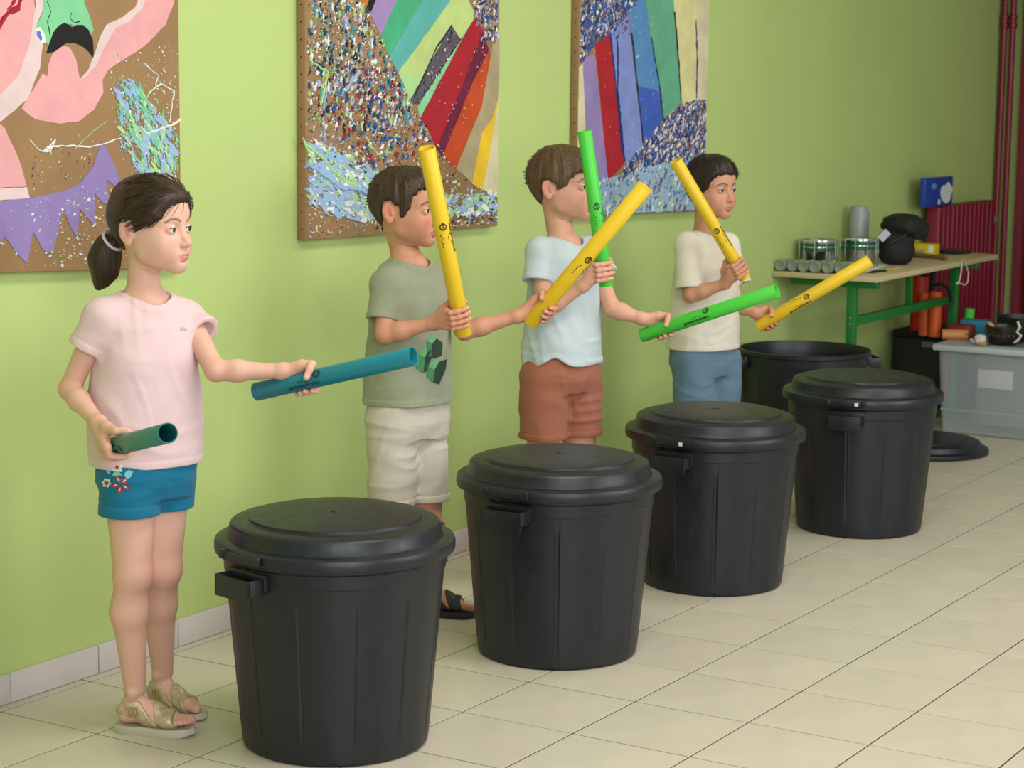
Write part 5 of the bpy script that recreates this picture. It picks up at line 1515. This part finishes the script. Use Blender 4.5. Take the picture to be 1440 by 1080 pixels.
# ---- the girl
B = base_at(215, .50); zf = lambda py: J(205, py, B)[2]
F = fdir(38); HF = fdir(63)
NB = J(202, 404, B)
tR0, tR1 = J(160, 628, B, .16), J(236, 609, B, .55)
aR = unit(tR1 - tR0); CR = tR0 + aR * .055
tL0, tL1 = J(360, 551, B, .0), J(582, 501, B, .16)
aL = unit(tL1 - tL0); CL = J(427, 536, B, .045)
CL = tL0 + aL * ((CL - tL0) @ aL)
def leg(hip, knee, heel, toe, near, so=None):
    d = dict(hip=hip, knee=knee, heel=heel * [1, 1, 0], toe=toe * [1, 1, 0], near=near)
    if so is not None: d['so'] = so
    return d
h0, h1 = at_z(166, 1020, .012), at_z(270, 1027, .012)
h2, h3 = at_z(212, 992, .012), at_z(285, 1006, .012)
zb = zf(716)
girl = dict(label='girl with dark ponytail in pink t-shirt and blue shorts holding two teal tubes', B=B, F=F, HF=HF, NB=NB, HC=J(213, 318, B, .01), hs_head=.985, seed=3,
    SR=J(143, 445, B, .07), SL=J(262, 447, B, -.07), ER=J(98, 547, B, .05), WR=J(139, 596, B, .155), EL=J(303, 521, B, .04), WL=J(398, 522, B, .035),
    hR=(CR, aR, -RH * .9 + UP * .45, RT_), hL=(CL, aL, -TH * .72 + UP * .7, RT_, -6),
    tone=(220, 172, 152), hair_k=.018, brow=(96, 66, 50), blush=.30, lip=(192, 92, 92), ar=.93, lr=.97, nr=.0335,
    iris=iris('iris_green', (58, 62, 46)),
    torso=rows([(655, .0, 0, .096, .123), (600, .0, 0, .098, .127), (560, .0, 0, .096, .126), (500, .005, 0, .090, .116), (455, .0, 0, .080, .108), (425, -.005, 0, .055, .085)], zf),
    legs=[leg(J(182, 660, B, .05), J(186, 806, B, .05), h0, h1, 1), leg(J(232, 660, B, -.03), J(228, 800, B, -.03), h2, h3, -1)],
    hair_kind='pony', hair_mat=hair_mat('hair_dark_brown', (30, 20, 16), (72, 50, 38)), hair_off=.0105, hair_wob=.0004, ear_gap=.026,
    hairline=[(.14, .062), (.088, .056), (.076, .042), (.066, .020), (.045, .006), (.020, -.004), (.004, -.012), (-.002, .016), (-.03, .016), (-.036, -.03), (-.046, -.062), (-.09, -.066), (-.15, -.03), (-.15, .2), (.14, .2)],
    hair_extra=[Ell((-.02, 0, .062), (.070, .055, .050))],
    shirt=dict(col=(220, 190, 192), label='pale pink t-shirt', sR=J(120, 489, B, .065), sL=J(286, 469, B, -.03), zlo=zf(655), hem=lambda P: (zf(650) + .0 - P[2]) + 0 * P[0], amp=.0050, shoulder_r=.032, sleeve_r=(.034, .041),
               neck=(NB - UP * .022 + F * .014, NB + UP * .10 + F * .0, .052, .062)),
    shorts=dict(col=(22, 108, 140), label='blue shorts with embroidered flowers', zc=zf(640), zb=zb, rows=rows([(695, 0, 0, .082, .098), (675, 0, 0, .090, .110), (635, 0, 0, .090, .113), (610, 0, 0, .082, .106)], zf), r=(.065, .066), amp=.003, cuff=.024),
    sandal=dict(sole=MAT['sole_beige'], strap=MAT['gold_strap'], heel=True, label='gold strap sandal with pale sole'))
g = person(girl); PEOPLE['girl'] = g
# ponytail, tie
def cone_hair(name, pts, rad, hm, parent, amp=.0022, seed=4):
    P_ = [np.asarray(p) for p in pts]; lo = np.min(P_, 0) - .06; hi = np.max(P_, 0) + .06
    G = Grid(lo, hi, .0021); G.union([Cone(P_[i], P_[i + 1], rad[i], rad[i + 1]) for i in range(len(P_) - 1)], .01, .02)
    c0 = np.mean(P_, 0)
    G.band(lambda P: -amp * vnoise(np.stack([np.arctan2((P[0] - c0[0]) * TH[0] + (P[1] - c0[1]) * TH[1], (P[0] - c0[0]) * RH[0] + (P[1] - c0[1]) * RH[1]) * .05, 0 * P[2], P[2]]), (150, 1, 12), seed))
    V, Q = G.mesh(); V = relax(V, Q, 1, .4); me = np_mesh(name, V, Q)
    u_ = np.arctan2((V - c0) @ TH, (V - c0) @ RH) * .05
    at = me.attributes.new('strand', 'FLOAT_VECTOR', 'POINT'); at.data.foreach_set('vector', np.stack([u_, V[:, 2], 0 * u_], 1).astype(np.float32).ravel())
    return link(name, me, hm, parent)
hm = girl['hair_mat']
cone_hair('ponytail', [J(163, 338, B, -.035), J(152, 347, B, -.045), J(147, 364, B, -.05), J(147, 382, B, -.05), J(142, 396, B, -.05), J(138, 404, B, -.05)], [.015, .025, .032, .026, .013, .003], hm, g['hair'])
MAT['tie'] = plain('white_hair_tie', (206, 200, 204), .5)
m = MB(); c = J(159, 338, B, -.035); ax = unit(J(150, 350, B, -.045) - J(166, 334, B, -.03)); u = unit(np.cross(ax, UP)); v = np.cross(ax, u)
m.tube([c + .026 * (math.cos(k * math.pi / 8) * u + math.sin(k * math.pi / 8) * v) for k in range(17)], .0036, 8); m.build('hair_tie', MAT['tie'], g['hair'])
# flowers on the shorts, small print on the shirt
MAT['em_white'] = plain('embroidery_white', (206, 216, 218), .8, .05, 200, .3, 800); MAT['em_red'] = plain('embroidery_red', (190, 50, 50), .8, .05, 200, .3, 800); MAT['em_blue'] = plain('embroidery_pale_blue', (120, 190, 200), .8, .05, 200, .3, 800); MAT['em_mint'] = plain('embroidery_mint', (110, 200, 180), .8)
def petals(cx, cy, n, r0, r1, wd, ph=0.0, sy=1.0):
    out = []
    for k in range(n):
        a = ph + 2 * math.pi * k / n; q = []
        for (f_, w_) in ((r0, 0), (r0 + (r1 - r0) * .4, wd), (r0 + (r1 - r0) * .75, wd * .8), (r1, 0), (r0 + (r1 - r0) * .75, -wd * .8), (r0 + (r1 - r0) * .4, -wd)):
            q.append((cx + f_ * math.cos(a) - w_ * math.sin(a), cy + (f_ * math.sin(a) + w_ * math.cos(a)) * sy))
        out.append(q)
    return out
bp = g['bvp']; sh = g['shorts']
decal('embroidery', bp, petals(170, 681, 5, 2, 14, 3.0, .5), MAT['em_red'], sh, .0016, 'red embroidered flower')
decal('embroidery', bp, petals(170, 681, 5, 4, 10, 1.0, .5), MAT['em_white'], sh, .0026)
decal('embroidery', bp, petals(150, 679, 6, 1, 7, 2.2, .2), MAT['em_white'], sh, .0016, 'small white embroidered flower')
decal('embroidery', bp, petals(150, 679, 5, 0, 4, 1.4, .2), MAT['em_red'], sh, .0026)
decal('embroidery', bp, petals(165, 658, 6, 1, 9, 2.6, .6), MAT['em_white'], sh, .0016, 'white embroidered flower')
decal('embroidery', bp, petals(165, 657, 5, 0, 3, 1.2, .6), MAT['em_red'], sh, .0026)
decal('embroidery', bp, [[(158, 668), (162, 662), (168, 664), (173, 669), (168, 668), (163, 670)]], MAT['em_mint'], sh, .0022)
decal('embroidery', bp, [[(149, 656), (153, 657), (156, 662), (155, 667), (150, 664)], [(176, 664), (181, 661), (187, 663), (184, 671), (179, 674), (175, 669)]], MAT['em_blue'], sh, .0016, 'pale blue embroidered leaves')
decal('small_print', g['bvs'], [[(254, 460), (257, 460), (257, 465), (254, 465)], [(258, 461), (260, 461), (260, 465), (258, 465)], [(261, 461), (263, 461), (263, 465), (261, 465)]], plain('grey_print', (178, 170, 174), .7), g['shirt'], .0012)
tube_thing(tR0, tR1, RT_, MAT['teal'], 'short-looking teal tube in the girl\'s lower hand, its open end facing the camera', 'G', .28, 25, pm=MAT['teal_print'])
tube_thing(tL0, tL1, RT_, MAT['teal2'], 'long teal tube held out level in the girl\'s far hand', 'G', .42, -30, pm=MAT['teal_print'])

# ---- first boy
B = base_at(600, .52); zf = lambda py, B=B: J(575, py, B)[2]; F = fdir(48); HF = fdir(68)
NB = J(574, 357, B)
t0, t1 = J(652, 470, B, .17), J(600, 208, B, .33); a1 = unit(t1 - t0); C1 = t0 + a1 * .055
u0, u1 = J(745, 455, B, .0), J(907, 263, B, .12); a2 = unit(u1 - u0); C2 = u0 + a2 * .055
ankle_f = at_z(622, 862, .012)
f0, f1 = at_z(588, 858, .012), at_z(668, 862, .012); f2 = at_z(520, 880, .012); f3 = f2 + (f1 - f0)
LB_ = lambda px, py, t=0.0, B=B: J(px, py, B, t)
boy1 = dict(label='boy in grey-green t-shirt and beige shorts holding two yellow tubes', B=B, F=F, HF=HF, NB=NB, HC=J(569, 292, B, .0), hs_head=.985, seed=8, pitch=-.02,
    nr=.036, SR=J(543, 400, B, .085), SL=J(612, 398, B, -.07), ER=J(541, 470, B, .14), WR=J(611, 454, B, .165), EL=J(653, 466, B, .0), WL=J(727, 445, B, .0),
    hR=(C1, a1, -RH * .85 - TH * .25, RT_), hL=(C2, a2, -TH * .85 - RH * .3, RT_),
    tone=(204, 146, 118), brow=(62, 42, 30), blush=.85, lip=(168, 84, 76), ar=.95, lr=.97, iris=iris('iris_brown', (44, 28, 18)),
    torso=rows([(572, .0, 0, .100, .122), (520, .0, 0, .098, .122), (470, .005, 0, .092, .118), (420, .005, 0, .086, .112), (395, .0, 0, .075, .102), (375, -.005, 0, .05, .08)], zf),
    legs=[leg(J(552, 590, B, .05), J(550, 745, B, .05), f2, f3, 1), leg(J(592, 590, B, -.03), J(600, 745, B, -.02), f0, f1, -1)],
    hair_kind='short', hair_mat=hair_mat('hair_brown_short', (36, 26, 20), (84, 62, 46)), hair_off=.0085, hair_wob=.0012, tuft=.0022,
    hairline=[(.14, .062), (.090, .058), (.064, .050), (.052, .030), (.044, .004), (.030, -.020), (.016, -.030), (.012, .006), (-.01, .022), (-.034, .014), (-.038, -.03), (-.048, -.062), (-.08, -.074), (-.15, -.074), (-.15, .2), (.14, .2)],
    hair_extra=[Ell((.03, 0, .072), (.052, .050, .035))],
    shirt=dict(col=(146, 150, 126), label='grey-green t-shirt with green block print', sR=J(537, 450, B, .115), sL=J(634, 440, B, -.045), zlo=zf(572), hem=lambda P, z=zf(565): (z - P[2]) + 0 * P[0], amp=.0060, shoulder_r=.031, sleeve_r=(.036, .043),
               neck=(NB - UP * .020 + F * .012, NB + UP * .10, .050, .058)),
    shorts=dict(col=(196, 186, 172), label='beige cotton shorts', zc=zf(590), zb=zf(704), rows=rows([(612, 0, 0, .085, .100), (590, 0, 0, .094, .114), (560, 0, 0, .090, .112), (535, 0, 0, .085, .105)], zf), r=(.068, .063), amp=.0042, cuff=.018),
    sandal=dict(sole=MAT['sole_dark'], strap=MAT['strap_dark'], label='dark strap sandal'))
p1_ = person(boy1)
# plain green block print on the shirt front
GR1 = plain('print_green_light', (104, 168, 112), .8, .12, 40); GR2 = plain('print_green', (64, 128, 76), .8, .15, 40); GR3 = plain('print_green_dark', (30, 58, 40), .8, .15, 40)
bs = p1_['bvs']; ps = p1_['shirt']
decal('block_print', bs, [[(587, 497), (596, 487), (604, 490), (597, 503)], [(602, 515), (611, 505), (618, 508), (611, 520)], [(600, 478), (608, 472), (614, 476), (607, 484)]], GR1, ps, .0016, 'light green block tops')
decal('block_print', bs, [[(587, 497), (597, 503), (595, 524), (585, 518)], [(602, 515), (611, 520), (609, 537), (601, 530)], [(600, 478), (607, 484), (606, 502), (601, 500)]], GR2, ps, .003)
decal('block_print', bs, [[(597, 503), (604, 490), (609, 499), (602, 514), (600, 522), (595, 524)], [(611, 520), (618, 508), (628, 505), (626, 520), (617, 541), (609, 537)], [(607, 484), (614, 476), (622, 482), (621, 500), (612, 504), (606, 502)]], GR3, ps, .003)
tube_thing(t0, t1, RT_ + .001, MAT['yellow'], 'upright yellow tube in front of the face of the boy in grey-green', 'E', .60, 5)
tube_thing(u0, u1, RT_ + .001, MAT['yellow'], 'slanting yellow tube of the boy in grey-green, in front of the pale blue shirt', 'E', .50, 30)

# ---- second boy
B = base_at(788, .50); zf = lambda py, B=B: J(785, py, B)[2]; F = fdir(50); HF = fdir(66)
NB = J(792, 331, B)
t0, t1 = J(853, 402, B, .17), J(822, 184, B, .20); a1 = unit(t1 - t0); C1 = t0 + a1 * .045
u0, u1 = J(902, 472, B, .0), J(1093, 409, B, .17); a2 = unit(u1 - u0); C2 = J(932, 463, B, .02); C2 = u0 + a2 * ((C2 - u0) @ a2)
k0 = at_z(770, 826, .012); dd = unit(F * [1, 1, 0]) * .18
k2 = k0 + RH * .11 - TH * .05
boy2 = dict(label='boy in pale blue-grey t-shirt and rust shorts holding two bright green tubes', B=B, F=F, HF=HF, NB=NB, HC=J(790, 260, B, .0), hs_head=1.0, seed=13,
    nr=.038, SR=J(759, 353, B, .085), SL=J(828, 352, B, -.07), ER=J(766, 436, B, .14), WR=J(820, 402, B, .17), EL=J(860, 434, B, .0), WL=J(902, 448, B, .02),
    hR=(C1, a1, -RH * .85 - TH * .25, RT_), hL=(C2, a2, -TH * .72 + UP * .7, RT_, -6),
    tone=(216, 162, 138), brow=(92, 66, 46), blush=.40, lip=(186, 104, 98), ar=1.0, lr=1.0, iris=iris('iris_dark', (40, 32, 26)),
    torso=rows([(512, .0, 0, .102, .125), (480, .0, 0, .102, .124), (430, .005, 0, .095, .118), (385, .005, 0, .088, .112), (360, .0, 0, .076, .102), (343, -.005, 0, .05, .08)], zf),
    legs=[leg(J(765, 530, B, .05), J(764, 680, B, .05), k0, k0 + dd, 1), leg(J(812, 530, B, -.03), J(816, 680, B, -.03), k2, k2 + dd, -1)],
    hair_kind='short', hair_mat=hair_mat('hair_mid_brown', (58, 42, 30), (118, 90, 64)), hair_off=.0125, hair_wob=.0010, tuft=.0020,
    hairline=[(.14, .050), (.092, .044), (.070, .038), (.050, .018), (.040, .0), (.026, -.008), (.014, -.014), (.010, .004), (-.01, .018), (-.034, .012), (-.040, -.04), (-.05, -.062), (-.08, -.078), (-.15, -.078), (-.15, .2), (.14, .2)],
    hair_extra=[Ell((.0, 0, .064), (.075, .060, .048))],
    shirt=dict(col=(192, 204, 208), label='pale blue-grey t-shirt', sR=J(755, 396, B, .115), sL=J(850, 388, B, -.045), zlo=zf(514), hem=lambda P, z=zf(510), B=B: (z + .028 * np.exp(-(((P[0] - B[0]) * RH[0] + (P[1] - B[1]) * RH[1] + .028) / .035) ** 2) - P[2]), amp=.0060, shoulder_r=.031, sleeve_r=(.036, .043),
               neck=(NB - UP * .020 + F * .012, NB + UP * .10, .050, .058)),
    shorts=dict(col=(160, 100, 78), label='rust coloured shorts', zc=zf(530), zb=zf(612), rows=rows([(548, 0, 0, .085, .105), (530, 0, 0, .098, .120), (500, 0, 0, .094, .118), (485, 0, 0, .08, .1)], zf), r=(.072, .068), amp=.0045, cuff=.016),
    sandal=dict(sole=MAT['sole_dark'], strap=MAT['strap_dark'], label='dark strap sandal'))
person(boy2)
tube_thing(t0, t1, RT_, MAT['tube_green'], 'upright bright green tube in front of the face of the boy in pale blue', 'F', .52, 12)
tube_thing(u0, u1, RT_, MAT['tube_green'], 'bright green tube held out level in front of the cream shirt', 'F', .50, -35)

# ---- third boy
B = base_at(995, .50); zf = lambda py, B=B: J(990, py, B)[2]; F = fdir(42); HF = fdir(41)
NB = J(992, 322, B)
t0, t1 = J(1047, 391, B, .17), J(950, 226, B, .27); a1 = unit(t1 - t0); C1 = t0 + a1 * .045
u0, u1 = J(1066, 459, B, .0), J(1223, 367, B, .10); a2 = unit(u1 - u0); C2 = J(1079, 452, B, .01); C2 = u0 + a2 * ((C2 - u0) @ a2)
k0 = at_z(972, 740, .012); dd = unit(F * [1, 1, 0]) * .18; k2 = k0 + RH * .12 - TH * .05
boy3 = dict(label='boy in cream t-shirt and denim shorts holding two yellow tubes, farthest child', B=B, F=F, HF=HF, NB=NB, HC=J(1000, 264, B, .0), hs_head=.97, seed=18, pitch=-.03,
    nr=.036, SR=J(966, 344, B, .085), SL=J(1022, 344, B, -.07), ER=J(972, 415, B, .14), WR=J(1020, 399, B, .17), EL=J(1036, 428, B, -.02), WL=J(1062, 440, B, .01),
    hR=(C1, a1, -RH * .75 - UP * .4 - TH * .1, RT_), hL=(C2, a2, -TH * .72 + UP * .7, RT_, -4),
    tone=(196, 144, 116), brow=(48, 34, 26), blush=.30, lip=(164, 88, 80), ar=.97, lr=.97, iris=iris('iris_black', (30, 20, 15)), gaze=(1, -.15, -.03),
    torso=rows([(492, .0, 0, .105, .130), (450, .0, 0, .103, .128), (410, .005, 0, .096, .122), (375, .005, 0, .088, .114), (352, .0, 0, .076, .102), (335, -.005, 0, .05, .08)], zf),
    legs=[leg(J(975, 505, B, .05), J(976, 615, B, .05), k0, k0 + dd, 1), leg(J(1012, 505, B, -.03), J(1014, 615, B, -.03), k2, k2 + dd, -1)],
    hair_kind='short', hair_mat=hair_mat('hair_near_black', (20, 15, 13), (52, 38, 30)), hair_off=.0115, hair_wob=.0010, tuft=.0018,
    hairline=[(.14, .060), (.092, .052), (.070, .046), (.054, .026), (.042, .0), (.028, -.012), (.014, -.018), (.010, .006), (-.01, .022), (-.034, .014), (-.040, -.03), (-.048, -.062), (-.08, -.074), (-.15, -.074), (-.15, .2), (.14, .2)],
    hair_extra=[Ell((.02, 0, .070), (.060, .055, .040))],
    shirt=dict(col=(214, 206, 190), label='cream t-shirt', sR=J(969, 406, B, .12), sL=J(1036, 400, B, -.045), zlo=zf(494), hem=lambda P, z=zf(489): (z - P[2]) + 0 * P[0], amp=.0045, shoulder_r=.031, sleeve_r=(.038, .050),
               neck=(NB - UP * .018 + F * .010, NB + UP * .10, .050, .058)),
    shorts=dict(col=(96, 122, 142), label='faded blue denim shorts', zc=zf(510), zb=zf(600), rows=rows([(525, 0, 0, .085, .100), (510, 0, 0, .094, .114), (485, 0, 0, .090, .112), (455, 0, 0, .085, .105)], zf), r=(.070, .064), amp=.0045, cuff=.018),
    sandal=dict(sole=MAT['sole_dark'], strap=MAT['strap_dark'], label='dark strap sandal'))
person(boy3)
tube_thing(t0, t1, RT_, MAT['yellow'], 'slanting yellow tube across the chin of the boy in cream', 'E', .42, 0)
tube_thing(u0, u1, RT_ + .001, MAT['yellow'], 'yellow tube held out by the boy in cream, in front of the table', 'E', .45, -10)
